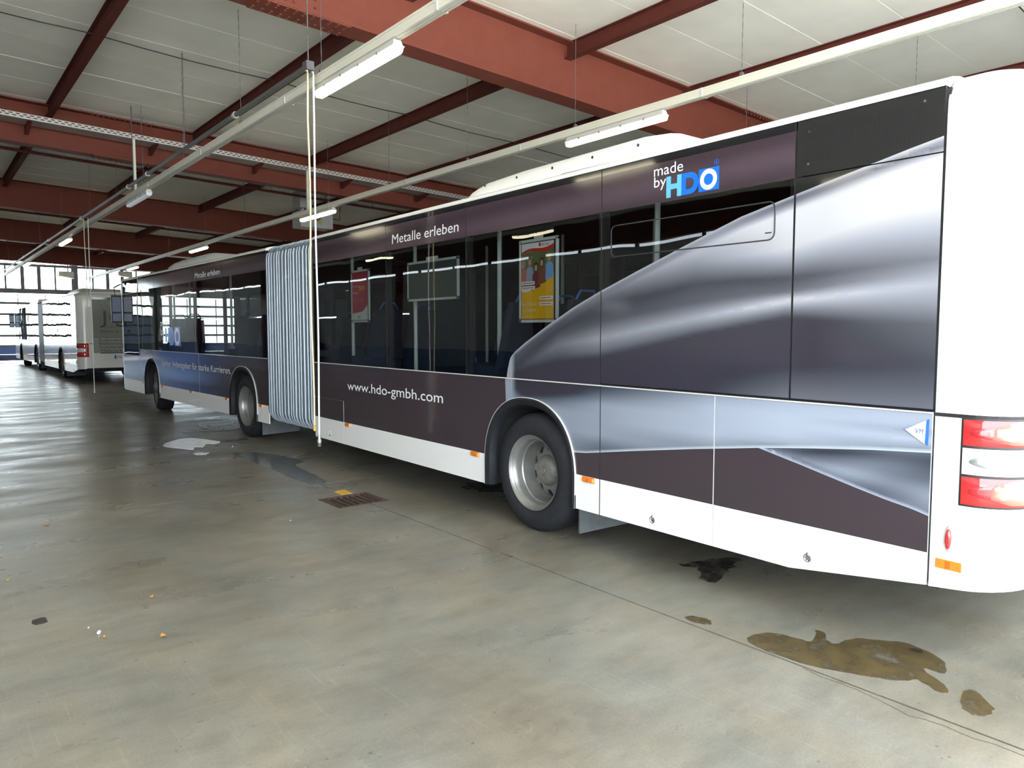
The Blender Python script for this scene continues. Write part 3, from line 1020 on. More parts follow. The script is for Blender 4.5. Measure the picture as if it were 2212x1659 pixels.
def col_upper(l, z):
    for (a, ka), (b, kb) in zip(UCOL, UCOL[1:]):
        if l <= b or (b, kb) == UCOL[-1]:
            t = min(1, max(0, (l - a) / (b - a)))
            kn = [(za + (zb - za) * t, ga + (gb - ga) * t) for (za, ga), (zb, gb) in zip(ka, kb)]
            break
    top = interp(UCURVE, l) if l < .25 else kn[0][0]
    d = top - kn[0][0]
    kn = [(zz + d * max(0, 1 - i / 6), gg) for i, (zz, gg) in enumerate(kn)]
    gv = interp(asc(kn), z)
    if top - z < .012:
        gv = max(gv, 165)
    if l > .17:
        t = min(1, (l - .17) / .05)
        gv = gv * (1 - t) + 165 * t
    return grey(gv, (0.97, 0.97, 1.04) if gv > 180 else (0.93, 0.96, 1.10))


def col_lower(l, z):
    for (a, ka), (b, kb) in zip(LCOL, LCOL[1:]):
        if l <= b or (b, kb) == LCOL[-1]:
            t = min(1, max(0, (l - a) / (b - a)))
            gv = interp(asc(ka), z) * (1 - t) + interp(asc(kb), z) * t
            break
    m1 = interp(M1CURVE, l)
    if z - m1 < .012 and l < -.4:
        gv = 215
    return grey(gv, (0.86, 0.96, 1.16))


def col_tri(l, z):
    a, b = interp(M2CURVE, l), interp(M1CURVE, l)
    s = (z - a) / max(1e-4, b - a)
    gv = 118 + 30 * math.exp(-((s - .35) / .18) ** 2) - 28 * math.exp(-((s - .9) / .15) ** 2)
    gv += 12 * math.sin(l * 9 + z * 21)
    if z - a < .016:
        gv = 190
    return grey(gv, (0.86, 0.95, 1.16))


DARK = (.040, .031, .037)
HEAD = (.050, .036, .045)


def col_dark(l, z):
    return DARK


def col_head(l, z):
    k = 1 + .25 * math.sin(z * 28 + l * .5)
    return tuple(v * k for v in HEAD)


def col_white(l, z):
    return (.80, .80, .78)


def sst(a, b, x):
    t = min(1, max(0, (x - a) / (b - a)))
    return t * t * (3 - 2 * t)


def col_front(l, z):
    t = sst(0.2, 3.6, l)
    blue = (.06, .15, .46)
    blue2 = (.20, .38, .85)
    s = math.exp(-((z - (.83 + .03 * math.sin(l * 1.5))) / .14) ** 2)
    c = [blue[i] + (blue2[i] - blue[i]) * s for i in range(3)]
    k = 1 - .45 * math.exp(-((z - .66) / .05) ** 2) * sst(5, 3, l)
    k *= 1 - .6 * math.exp(-((l - 5.3) / .5) ** 2) * sst(1.08, 1.2, z)
    c = [v * k for v in c]
    return tuple(DARK[i] + (c[i] - DARK[i]) * t for i in range(3))


class Panel:
    """upright sheet on the left flank made of columns; bands = list of (curve_top, nrows, mat index, colour fn)"""
    def __init__(s):
        s.mb = MB()

    def build(s, name, l0, l1, zb, zt, bands, mats, parent, frame=None, step=.05, extra=(), b=0.0, thick=.012, rowh=.03):
        ls = set([l0, l1])
        n = max(1, int(abs(l1 - l0) / step))
        for i in range(n + 1):
            ls.add(l0 + (l1 - l0) * i / n)
        for e in extra:
            if min(l0, l1) < e < max(l0, l1):
                ls.add(e)
        ls = sorted(ls)
        cols = []
        for l in ls:
            lo, hi = zb(l), zt(l)
            z = [lo]
            for (cv, nr, mi, cf) in bands:
                v = hi if cv is None else cv(l)
                z.append(min(hi, max(z[-1], v)))
            cols.append(z)
        mb = s.mb
        for (la, za), (lb, zb_) in zip(zip(ls, cols), zip(ls[1:], cols[1:])):
            for k, (cv, nr, mi, cf) in enumerate(bands):
                a0, a1, b0, b1 = za[k], za[k + 1], zb_[k], zb_[k + 1]
                if a1 - a0 < 1e-4 and b1 - b0 < 1e-4:
                    continue
                nr_ = nr if nr else max(1, int(max(a1 - a0, b1 - b0) / rowh))
                for r in range(nr_):
                    t0, t1 = r / nr_, (r + 1) / nr_
                    p = [(la, a0 + (a1 - a0) * t0), (lb, b0 + (b1 - b0) * t0), (lb, b0 + (b1 - b0) * t1), (la, a0 + (a1 - a0) * t1)]
                    i = mb.add([(b, q[0], q[1]) for q in p])
                    e = 1e-4
                    cc = None
                    if cf:
                        lm, zm = (la + lb) / 2, sum(q[1] for q in p) / 4
                        cc = [cf(q[0] + (lm - q[0]) * .02, q[1] + (zm - q[1]) * .02) for q in p]
                    # outward normal is -x: order so that normal points to -x
                    mb.face((i, i + 3, i + 2, i + 1), mi, [cc[0], cc[3], cc[2], cc[1]] if cc else None)
        # returned edges give the sheet its thickness
        zs0, zs1 = cols[0], cols[-1]
        for (l, z) in ((ls[0], zs0), (ls[-1], zs1)):
            if z[-1] - z[0] > .01:
                i = mb.add([(b, l, z[0]), (b, l, z[-1]), (b + thick, l, z[-1]), (b + thick, l, z[0])])
                mb.face((i, i + 1, i + 2, i + 3), 0)
        for la, za, lb, zb_ in zip(ls, cols, ls[1:], cols[1:]):
            for k in (0, -1):
                i = mb.add([(b, la, za[k]), (b, lb, zb_[k]), (b + thick, lb, zb_[k]), (b + thick, la, za[k])])
                mb.face((i, i + 1, i + 2, i + 3), 0)
        o = mb.build(name, mats, parent)
        if frame:
            o.location, o.rotation_euler = frame
        return o


def wheel(parent, l, frame, style, cz=.478):
    """parts: wheel (rim) > tyre, hub; axis along local x at flank distance"""
    def put(o):
        if frame:
            M = Matrix.Translation(frame[0]) @ Matrix.Rotation(frame[1][2], 4, 'Z') @ Matrix.Translation((.05 if style == 'convex' else 0, l, cz))
            if style == 'convex':
                M = M @ Matrix.Rotation(R(-8), 4, 'Z')
            o.location = M.to_translation()
            o.rotation_euler = M.to_euler()
        else:
            o.location = (0, l, cz)
        return o
    o0 = (0, 0, 0)
    m = MB()
    if style == 'deep':
        prof = [(.36, .245), (.10, .262), (.07, .272), (.055, .287), (.047, .302), (.036, .306), (.042, .299), (.058, .284), (.09, .275), (.13, .268), (.15, .252), (.23, .249), (.262, .243)]
        ro, xo, ri, xi = .243, .262, .125, .215
    else:
        prof = [(.30, .245), (.08, .262), (.055, .287), (.045, .302), (.036, .306), (.042, .299), (.062, .284), (.085, .268), (.10, .243)]
        ro, xo, ri, xi = .243, .10, .125, .062
    m.lathe(prof, o0, 48)
    # disc with real openings
    N = 10
    for k in range(N):
        a0, a1 = 2 * math.pi * k / N, 2 * math.pi * (k + 1) / N
        am, rm = (a0 + a1) / 2, (ro + ri) / 2 + .008
        out = []
        K = 4
        for i in range(K):
            out.append((ri, a0 + (a1 - a0) * i / K))
        for i in range(K):
            out.append((ri + (ro - ri) * i / K, a1))
        for i in range(K):
            out.append((ro, a1 - (a1 - a0) * i / K))
        for i in range(K):
            out.append((ro - (ro - ri) * i / K, a0))
        def pt(r, a):
            t = (r - ri) / (ro - ri)
            return (xi + (xo - xi) * t - .012 * math.sin(math.pi * t), r * math.cos(a), r * math.sin(a))
        n = len(out)
        # hole ring aligned by direction
        cy, cz_ = rm * math.cos(am), rm * math.sin(am)
        inner, inner2 = [], []
        for r, a in out:
            y, z = r * math.cos(a), r * math.sin(a)
            d = math.hypot(y - cy, z - cz_)
            hy, hz = cy + (y - cy) / d * .034, cz_ + (z - cz_) / d * .034
            rr = math.hypot(hy, hz)
            x = pt(rr, 0)[0]
            inner.append((x, hy, hz))
            inner2.append((x + .02, hy, hz))
        i0 = m.add([pt(r, a) for r, a in out])
        i1 = m.add(inner)
        i2 = m.add(inner2)
        for i in range(n):
            j = (i + 1) % n
            m.face((i0 + i, i0 + j, i1 + j, i1 + i))
            m.face((i1 + i, i1 + j, i2 + j, i2 + i))
    w_ = put(m.build('wheel', M_rim, parent, smooth=True))
    m = MB()
    t0 = .30 if style != 'deep' else .62
    m.lathe([(.06, .285), (.05, .296), (.043, .310), (.028, .345), (.026, .385), (.036, .428), (.052, .452), (.075, .470), (.10, .478), (.3, .478), (.325, .46), (.34, .40), (.33, .30)], o0, 56)
    # tread grooves
    m.build('tyre', M_tyre, w_, smooth=True)
    m = MB()
    m.lathe([(.30, .05), (.28, .24)], o0, 24)
    m.build('brake_drum', M_dark, w_)
    m = MB()
    hx = xi - .012
    m.lathe([(xi + .01, .13), (hx, .128), (hx - .03, .108), (hx - .045, .09), (hx - .052, .05), (hx - .05, .001)], o0, 28)
    hb = m.build('hub', M_hub, w_, smooth=True)
    nut = MB().lathe([(0, .011), (-.022, .011), (-.024, .001)], o0, 6).build('wheel_nut', M_chrome if style != 'deep' else M_hub, w_, loc=(xi, 0, 0))
    for k in range(10):
        a = 2 * math.pi * (k + .5) / 10
        o = nut if k == 0 else nut.copy()
        if k:
            COL.objects.link(o)
        o.location = (xi - .003, .117 * math.cos(a), .117 * math.sin(a))
    m = MB().lathe([(hx - .052, .035), (hx - .06, .03), (hx - .06, .001)], o0, 16).build('hub_cap', M_hub, w_)
    return w_


def arch_trim(parent, arch, frame, lc):
    """rubber lip round the opening and dark wheel well"""
    def off(d, e=.0):
        out = []
        for l, z in arch:
            v = Vector((l - lc, z - .50))
            if z < .45:
                out.append((l - math.copysign(d, l - lc), z))
            else:
                v2 = v * (1 - d / v.length)
                out.append((lc + v2.x, .50 + v2.y))
        return out
    def pts(o, b):
        return [(b, l, z) for l, z in o]
    m = MB()
    m.strip([pts(off(0), 0), pts(off(0), -.012), pts(off(.015), -.02), pts(off(.055), -.004), pts(off(.075), .03), pts(off(.075), .07)])
    a = m.build('arch_lip', M_rub, parent, smooth=True)
    m = MB()
    m.strip([pts(off(-.004), .0), pts(off(-.004), -.0135), pts(off(.001), -.0145), pts(off(.001), -.012)])
    b_ = m.build('arch_edge', mat('arch_edge_pale', (.5, .5, .48), .4), parent)
    m = MB()
    m.strip([pts(off(.03), .02), pts(off(.03), .75)])
    m.poly([(.75, l, z) for l, z in off(.03)])
    c = m.build('wheel_well', M_dark, parent)
    for o in (a, b_, c):
        if frame:
            o.location, o.rotation_euler = frame
    return a


def side_marker(parent, l, z, frame, w_=.13, h=.042):
    m = MB()
    m.box(-.004, l - w_ / 2, z - h / 2, .0, l + w_ / 2, z + h / 2, 0)
    m.hexa([(-.018, l - w_ / 2 + .01, z - h / 2 + .008), (-.004, l - w_ / 2 + .003, z - h / 2 + .003), (-.004, l + w_ / 2 - .003, z - h / 2 + .003), (-.018, l + w_ / 2 - .01, z - h / 2 + .008),
            (-.018, l - w_ / 2 + .01, z + h / 2 - .008), (-.004, l - w_ / 2 + .003, z + h / 2 - .003), (-.004, l + w_ / 2 - .003, z + h / 2 - .003), (-.018, l + w_ / 2 - .01, z + h / 2 - .008)], 0)
    m.box(-.0185, l - .012, z - .012, -.017, l + .012, z + .012, 1)
    o = m.build('side_marker', [M_amber, mat('amber_dark', (.45, .12, .01), .3)], parent)
    if frame:
        o.location, o.rotation_euler = frame
    return o


def lock(parent, l, z, frame):
    m = MB().lathe([(0, .024), (-.006, .023), (-.008, .017), (-.003, .014), (-.003, .001)], (0, l, z), 16)
    m.box(-.009, l - .004, z + .018, -.001, l + .004, z + .032)
    o = m.build('lock', M_chrome, parent, smooth=True)
    if frame:
        o.location, o.rotation_euler = frame
    return o


def build_bus(style, x, y, a, fxy=None):
    wrap = style == 'wrap'
    root = empty('articulated_bus', (x, y, 0), (0, 0, R(-a)))
    if fxy:
        d = Matrix.Rotation(R(a), 2) @ Vector((fxy[0] - x, fxy[1] - y))
        frel = ((d.x, d.y, 0), (0, 0, R(a - fxy[2])))
    else:
        frel = ((0, 6.77, 0), (0, 0, 0))
    F = frel
    P_ = lambda: Panel()
    skirt = lambda l: .30 if l > -2.3 else .30 + (-2.3 - l) / .72 * .10
    arch = lambda l: interp(ARCH_R, l) if -.5588 < l < .5828 else 0
    zlow = lambda l: max(skirt(l), arch(l))
    wt = lambda l: .558
    film = M_film if wrap else M_silver
    GL = M_glass if wrap else M_glass2
    WH = M_white
    mats = [WH, film]
    ex = [p[0] for p in ARCH_R] + [-.5589, .5829, .2835, .284, .295, .2955, -2.088, .17, .22]
    if wrap:
        lowb = [(wt, 1, 0, None), (lambda l: interp(M2CURVE, l), None, 1, col_dark), (lambda l: interp(M1CURVE, l), None, 1, col_tri), (None, None, 1, col_lower)]
        # right of the triangle start M2==M1, left of the metal M1 above belt -> dark
        def dk_top(l):
            return interp(M2CURVE, l) if l < -2.088 else interp(M1CURVE, l)
        lowb[1] = (dk_top, None, 1, col_dark)
        darkb = [(wt, 1, 0, None), (None, 1, 1, col_dark)]
        frontb = [(wt, 1, 0, None), (None, None, 1, col_front)]
    else:
        lowb = darkb = frontb = [(wt, 1, 0, None), (None, 1, 1, None)]
    cT = lambda v: (lambda l: v)
    # ---- lower flank, rear section
    gp = .0035
    P_().build('side_panel', -3.02, -1.785 - gp, zlow, cT(BELT), lowb, mats, root, step=.03, extra=ex, rowh=.02)
    P_().build('side_panel', -1.785 + gp, -.808 - gp, zlow, cT(BELT), lowb, mats, root, step=.03, extra=ex, rowh=.02)
    P_().build('side_panel', -.808 + gp, 3.40, zlow, cT(BELT), lowb, mats, root, step=.03, extra=ex, rowh=.02)
    P_().build('side_panel', 3.40, 4.225, cT(.808), cT(BELT), [(None, 1, 1, col_dark if wrap else None)], mats, root, step=.4)
    P_().build('service_flap', 3.407, 4.225, zlow, cT(.802), darkb, mats, root, step=.4)
    # ---- lower flank, front section
    arc2 = lambda l: interp(ARCH_F1, l) if 4.4795 < l < 5.5605 else (interp(ARCH_R, l) if -.5588 < l < .5828 else 0)
    zf = lambda l: max(.30, arc2(l))
    exf = ex + [p[0] for p in ARCH_F1] + [4.479, 4.4796, 5.5604, 5.561]
    P_().build('side_panel', -.98, 2.05 - gp, zf, cT(BELT), frontb, mats, root, F, step=.08, extra=exf)
    P_().build('side_panel', 2.05 + gp, 5.88, zf, cT(BELT), frontb, mats, root, F, step=.08, extra=exf)
    P_().build('side_panel', 5.887, 7.30, zf, cT(1.10), frontb, mats, root, F, step=.08, extra=exf)
    MB().box(-.0012, -.8115, .30, .006, -.8045, 1.2265).build('panel_seal', M_blackm, root)
    # belt trims
    tr = mat('trim_pale', (.62, .61, .56), .35)
    MB().box(-.005, -3.02, 1.2265, .01, 4.225, 1.234).build('belt_trim', tr, root)
    MB().box(-.005, -.98, 1.2265, .01, 5.88, 1.234).build('belt_trim', tr, root, loc=F[0], rot=F[1])
    MB().box(-.003, -3.02, 1.2345, .012, -.81, 1.247).build('belt_seal', M_black, root)
    # ---- upper flank, rear section
    U = lambda l: interp(UCURVE, l)
    um = [film, GL, M_black, WH]
    if wrap:
        glb = [(lambda l: min(2.44, U(l)), None, 0, col_upper), (cT(2.44), 1, 1, None), (cT(2.69), None, 0, col_head), (None, 1, 2, None)]
        glf = [(cT(2.47), 1, 1, None), (cT(2.70), None, 0, col_head), (None, 1, 2, None)]
    else:
        glb = glf = [(cT(2.66), 1, 1, None), (None, 1, 3, None)]
    edges = [-2.275, -.803, .870, 2.335, 4.225]
    exu = [p[0] for p in UCURVE] + [.2835, .284, .2836]
    for a0, b0 in zip(edges, edges[1:]):
        P_().build('window_pane', a0 + .004, b0 - .004, cT(1.2475 if a0 < -.9 else 1.236), cT(2.735), glb, um, root, step=.03 if a0 < .3 else .3, extra=exu, rowh=.02)
    if wrap:
        P_().build('engine_panel', -3.02, -2.283, cT(1.2475), cT(2.437), [(U, None, 0, col_upper), (None, 1, 2, None)], um, root, step=.03, extra=exu, rowh=.02)
        # perforated vent panel
        vp = P_().build('vent_panel', -3.02, -2.283, cT(2.443), cT(2.735), [(lambda l: max(2.443, U(l)), None, 0, col_upper), (None, 1, 1, None)], [film, mat('vent_black', (.010, .0105, .010), .5, spec=.3)], root, step=.03, extra=exu, rowh=.02)
        m = MB()
        i = 0
        zz = 2.515
        hole = mat('vent_hole', (.003, .003, .003), .9)
        while zz < 2.69:
            l = -2.335
            while l > -2.95:
                if zz > U(l) + .012 and zz > 2.50 + (-2.34 - l) * -.0:
                    m.box(-.0012, l - .0032, zz - .0032, .0, l + .0032, zz + .0032)
                l -= .0125
            zz += .0125
        o = m.build('perforation', hole, vp)
        o['kind'] = 'stuff'
        m = MB()
        for (l, z) in ((-2.35, 2.67), (-2.93, 2.69), (-2.35, 2.503)):
            m.lathe([(0, .007), (-.003, .006), (-.003, .001)], (0, l, z), 8)
        m.build('screw', M_chrome, vp)['kind'] = 'stuff'
    else:
        P_().build('engine_panel', -3.02, -2.283, cT(1.2475), cT(2.735), [(None, 1, 0, None)], um, root, step=.4)
    # hopper window outline
    def rrect(l0, l1, z0, z1, r, n=5):
        o = []
        for (cl, cz, a0) in ((l1 - r, z1 - r, 0), (l0 + r, z1 - r, 90), (l0 + r, z0 + r, 180), (l1 - r, z0 + r, 270)):
            for k in range(n + 1):
                q = R(a0 + 90 * k / n)
                o.append((cl + r * math.cos(q), cz + r * math.sin(q)))
        return o
    if wrap:
        m = MB()
        q = rrect(-2.16, -.90, 2.125, 2.335, .04)
        m.tube([(-.001, l, z) for l, z in q + [q[0]]], .0042, 5, cap=False)
        m.build('hopper_seal', M_blackm, root)
        m = MB().box(-.003, -2.14, 2.162, -.0005, -2.10, 2.168).build('hopper_mark', M_blackm, root)
    # ---- upper flank, front section
    edf = [-.98, .78, 2.25, 3.7, 4.70, 5.88]
    for a0, b0 in zip(edf, edf[1:]):
        P_().build('window_pane', a0 + .004, b0 - .004, cT(1.236), cT(2.735), glf, um, root, F, step=.3)
    P_().build('driver_window', 5.887, 7.30, cT(1.105), cT(2.425), [(None, 1, 1, None)], um, root, F, step=.5)
    P_().build('sign_pane', 5.887, 7.20, cT(2.432), cT(2.735), [(None, 1, 1, None)], [WH, GL], root, F, step=.5)
    m = MB()
    q = rrect(5.9, 7.2, 2.435, 2.73, .02, 2)
    m.tube([(-.002, l, z) for l, z in q + [q[0]]], .006, 4, cap=False)
    m.build('sign_frame', tr, root, loc=F[0], rot=F[1])
    MB().box(.10, 6.0, 2.45, .13, 7.1, 2.72).build('sign_reflection_board', mat('sign_reflection_pale', (.5, .52, .45), .6), root, loc=F[0], rot=F[1])  # pale green tone imitates the reflection in the sign pane
    # ---- roof coves, roof, liner
    prof = [(0, 2.739), (-.004, 2.750), (.0, 2.762), (.02, 2.776), (.055, 2.790), (.14, 2.808), (.6, 2.84), (1.25, 2.855), (1.9, 2.84), (2.36, 2.808), (2.445, 2.79), (2.48, 2.776), (2.5, 2.762), (2.5, 2.74)]
    for l0, l1, fr in ((-3.02, 4.225, None), (-.98, 7.25, F)):
        m = MB()
        m.strip([[(b, l0, z) for b, z in prof], [(b, l1, z) for b, z in prof]])
        m.poly([(b, l0, z) for b, z in prof])
        m.poly([(b, l1, z) for b, z in reversed(prof)])
        kw = dict(loc=fr[0], rot=fr[1]) if fr else {}
        m.build('roof', M_whiteroof, root, smooth=True, **kw)
        MB().box(.02, l0, 2.66, 2.48, l1, 2.70).build('ceiling_liner', M_int, root, **kw)
        MB().box(.03, l0, 1.08, 2.47, l1, 1.12).build('cabin_floor', M_dark, root, **kw)
        # far side
        m = MB().box(2.46, l0, .32, 2.5, l1, 1.24, 0).box(2.46, l0, 2.45, 2.5, l1, 2.735, 1)
        l = l0
        while l < l1 - .5:
            m.box(2.46, l, 1.24, 2.5, l + .10, 2.45, 1)
            l += 1.45
        m.build('far_flank', [M_white, M_blackm], root, **kw)
        MB().box(2.485, l0, 1.24, 2.49, l1, 2.45).build('far_glass', M_farglass, root, **kw)
    # structure behind seams
    for l in edges:
        MB().box(.014, l - .035, 1.24, .05, l + .035, 2.66).build('window_post', M_blackm, root)
    for l in edf + [7.28]:
        MB().box(.014, l - .035, 1.11, .05, l + .035, 2.66).build('window_post', M_blackm, root, loc=F[0], rot=F[1])
    for l0, l1, fr in ((-3.0, -.60, None), (.62, 4.2, None), (-.96, -.6, F), (.62, 4.55, F), (5.66, 7.2, F)):
        kw = dict(loc=fr[0], rot=fr[1]) if fr else {}
        MB().box(.016, l0, .42 if l0 < -2 else .33, .06, l1, 1.22).box(.2, l0, .33, 2.3, l1, .60).build('chassis', M_dark, root, **kw)
    MB().box(.06, -3.0, .60, 2.44, -2.30, 2.5).build('engine_housing', M_blackm, root)
    # wheels
    for ar, fr, lc in ((ARCH_R, None, 0.0), (ARCH_R, F, 0.0), (ARCH_F1, F, 5.02)):
        arch_trim(root, ar, fr, lc)
    wheel(root, 0, None, 'deep')
    wheel(root, 0, F, 'deep')
    wheel(root, 5.105, F, 'convex')
    # off-side wheels, seen as dark tyres under the body
    for l, fr in ((0, None), (0, F), (5.105, F)):
        kw = dict(loc=fr[0], rot=fr[1]) if fr else {}
        m = MB().lathe([(-.0, .2), (0, .43), (.04, .478), (.50, .478), (.54, .43), (.54, .2)], (1.9, l, .478), 32)
        m.build('off_side_tyre', M_tyre, root, smooth=True, **kw)
        MB().tube([(.4, l, .45), (1.95, l, .45)], .09, 10).build('axle', M_dark, root, **kw)
    for l, fr, x1 in ((-.50, None, .62), (-.50, F, .62)):
        kw = dict(loc=fr[0], rot=fr[1]) if fr else {}
        m = MB().hexa([(.08, l - .02, .085), (x1, l - .10, .11), (x1, l - .085, .11), (.08, l - .005, .085), (.08, l - .02, .34), (x1, l - .1, .34), (x1, l - .085, .34), (.08, l - .005, .34)])
        m.build('mud_flap', M_mud, root, **kw)
    # markers and locks
    for l in (3.29, .74, -.692):
        side_marker(root, l, .536, None, .125)
    for l in (5.72, 4.29, 2.50, .707, -.693):
        side_marker(root, l, .538, F, .125)
    for l, z in ((-1.306, .366), (-2.412, .382), (3.793, .378)):
        lock(root, l, z, None)
    lock(root, 6.3, .40, F)
    # mirror
    m = MB()
    m.hexa([(-.22, 7.30, 1.80), (-.01, 7.30, 1.80), (-.03, 7.46, 1.82), (-.20, 7.46, 1.82), (-.22, 7.30, 2.42), (-.01, 7.30, 2.42), (-.03, 7.46, 2.38), (-.20, 7.46, 2.38)])
    mo = m.build('mirror', M_blackm, root, loc=F[0], rot=F[1])
    MB().box(-.20, 7.294, 2.05, -.03, 7.30, 2.38).box(-.20, 7.294, 1.84, -.03, 7.30, 2.01).build('mirror_glass', mat('mirror_dark', (.03, .033, .04), .08, 1.0), mo)
    MB().tube([(-.11, 7.4, 2.36), (-.11, 7.5, 2.6), (.1, 7.52, 2.72)], .018, 6).tube([(-.11, 7.4, 1.82), (-.08, 7.5, 1.75), (.1, 7.4, 1.72)], .018, 6).build('mirror_arm', M_blackm, mo)
    # front end
    fp = [(0, 7.30), (.01, 7.42), (.06, 7.55), (.16, 7.64), (.35, 7.69), (1.25, 7.73), (2.15, 7.69), (2.34, 7.64), (2.44, 7.55), (2.49, 7.42), (2.5, 7.30)]
    m = MB()
    m.strip([[(b, l, z) for b, l in fp] for z in (.32, .6, 1.10)], 0)
    m.build('front_mask', M_white if not wrap else mat('front_blue', (.12, .22, .5), .25), root, smooth=True, loc=F[0], rot=F[1])
    m = MB()
    m.strip([[(b, l, z) for b, l in fp] for z in (1.105, 2.45)], 0)
    m.build('windscreen', GL, root, smooth=True, loc=F[0], rot=F[1])
    m = MB()
    m.strip([[(b, l, z) for b, l in fp] for z in (2.455, 2.70)] + [[(1.25 + (b - 1.25) * .93, l - .04, 2.79) for b, l in fp], [(1.25 + (b - 1.25) * .7, l - .25, 2.82) for b, l in fp]], 0)
    m.build('front_brow', M_white, root, smooth=True, loc=F[0], rot=F[1])
    MB().box(-.006, 7.285, 1.10, .03, 7.31, 2.75).build('corner_pillar', M_white, root, loc=F[0], rot=F[1])

    # ---- rear end: rounded corners
    out = [(0, -3.032), (0, -3.10), (0, -3.17)]
    for k in range(1, 9):
        q = R(90 * k / 8)
        out.append((.24 * (1 - math.cos(q)), -3.17 - .21 * math.sin(q)))
    half = out + [(.5, -3.40), (.85, -3.415), (1.25, -3.42)]
    full = half + [(2.5 - b, l) for b, l in reversed(half[:-1])]
    def ring(z, ins=0.0):
        c = (1.25, -2.9)
        r = []
        for b, l in full:
            bb = 1.25 + (b - 1.25) * (1 - ins / 1.25)
            ll = -3.03 + (l + 3.03) * (1 - ins / .45) if ins < .45 else -3.03
            r.append((bb, ll, z))
        return r
    def zbot(l, b):
        return .398 + (-3.03 - l) * .12 + (.02 if b > .2 else 0)
    m = MB()
    m.strip([[(b, l, zbot(l, b)) for b, l in full], ring(.70), ring(1.0), ring(1.217)])
    # bottom return
    m.strip([[(b, l, zbot(l, b)) for b, l in full], [(1.25 + (b - 1.25) * .96, l + .05, zbot(l, b) + .01) for b, l in full]])
    rlo = m.build('rear_lower_shell', M_white, root, smooth=True)
    m = MB()
    loops = [ring(1.235), ring(2.60)]
    for k in range(1, 8):
        q = R(90 * k / 7)
        loops.append(ring(2.64 + .155 * math.sin(q), .16 * (1 - math.cos(q))))
    m.strip(loops)
    m.poly(loops[-1])
    m.build('rear_upper_shell', M_white, root, smooth=True)
    MB().box(.012, -3.04, .42, 2.488, -3.018, 2.73).build('rear_seam', M_blackm, root)
    m = MB()
    m.strip([[(b + (.008 if b < 1.25 else -.008), l + .01, z) for b, l in full] for z in (1.20, 1.24)])
    m.build('waist_seam', M_blackm, root)
    # tail lamps follow the corner
    def perim(s, n=40):
        """point and outward normal at arc length s from l=-3.032"""
        acc = 0
        for (b0, l0), (b1, l1) in zip(full, full[1:]):
            d = math.hypot(b1 - b0, l1 - l0)
            if acc + d >= s:
                t = (s - acc) / d
                return (b0 + (b1 - b0) * t, l0 + (l1 - l0) * t, (l1 - l0) / d, -(b1 - b0) / d)
            acc += d
        return (*full[-1], 0, 0)
    def patch(name, s0, s1, z0, z1, d0, d1, mt, par, n=14, mirror=False, shape=None):
        m = MB()
        g0, g1 = [], []
        rows = 6
        for r in range(rows + 1):
            row = []
            for k in range(n + 1):
                t = k / n
                s = s0 + (s1 - s0) * t
                zz0, zz1 = (z0, z1) if shape is None else shape(t, z0, z1)
                z = zz0 + (zz1 - zz0) * r / rows
                b, l, nb, nl = perim(s)
                dd = d1 if 0 < k < n and 0 < r < rows else d0
                bb, ll = b + nb * dd, l + nl * dd
                if mirror:
                    bb = 2.5 - bb
                row.append((bb, ll, z))
            g0.append(row)
        m.strip(g0)
        return m.build(name, mt, par, smooth=True)
    if True:
        for mir in (False, True):
            cl = patch('tail_lamp', .115, .56, .812, 1.222, .002, .006, M_blackm, root, mirror=mir)
            if wrap:
                lens = [(1.095, 1.213), (.962, 1.083), (.822, .950)]
                el = lambda t, a0, b0: ((a0 + b0) / 2 - (b0 - a0) / 2 * math.sqrt(max(.02, t)) * .95, (a0 + b0) / 2 + (b0 - a0) / 2 * math.sqrt(max(.02, t)) * .95)
                for k, (a0, b0) in enumerate(lens):
                    L_ = patch('lamp_lens', .125, .55, a0, b0, .007, .013, [M_redl, M_wlens, M_redl][k], cl, mirror=mir)
                    patch('reflector', .155, .30, a0 + .018, b0 - .016, .015, .0165, [M_redd, mat('lens_grey', (.35, .36, .35), .2, .6), M_redd][k], cl, shape=el, mirror=mir)
                    if k != 1:
                        patch('lamp_dome', .235, .53, a0 + .010, b0 - .008, .014, .025, M_redb, cl, shape=lambda t, a_, b_: ((a_ + b_) / 2 - (b_ - a_) / 2 * min(1, .55 + 1.6 * t), (a_ + b_) / 2 + (b_ - a_) / 2 * min(1, .55 + 1.6 * t)), mirror=mir)
            else:
                for k, (a0, b0) in enumerate([(1.095, 1.213), (.962, 1.083), (.822, .950)]):
                    patch('lamp_lens', .125, .47, a0, b0, .007, .013, [M_redl, M_wlens, M_redl][k], cl, mirror=mir)
                patch('lamp_side', .47, .56, .822, 1.213, .007, .013, M_redl, cl, mirror=mir)
    # red oval marker and amber reflector on the corner
    ov = MB()
    for k, (rb, rz, dd) in enumerate(((.019, .062, .004), (.016, .054, .014))):
        pass
    def oval(rl, rz, x, n=20):
        return [(x, -3.117 + rl * math.cos(2 * math.pi * k / n), .648 + rz * math.sin(2 * math.pi * k / n)) for k in range(n)]
    m = MB()
    ids = m.strip([oval(.020, .064, 0), oval(.020, .064, -.008), oval(.014, .055, -.016)], closed=True)
    m.face([ids[-1] + 19 - i for i in range(20)])
    mk = m.build('corner_marker', mat('marker_base', (.55, .55, .55), .3), root, smooth=True)
    m = MB()
    ids = m.strip([oval(.0135, .050, -.014), oval(.012, .046, -.024), oval(.006, .03, -.029)], closed=True)
    m.face([ids[-1] + 19 - i for i in range(20)])
    m.build('marker_lens', M_redl, mk, smooth=True)
    m = MB().box(-.008, -3.173, .500, 0, -3.062, .544, 0)
    m.lathe([(-.0085, .004), (-.0105, .001)], (0, -3.077, .522), 8, 1)
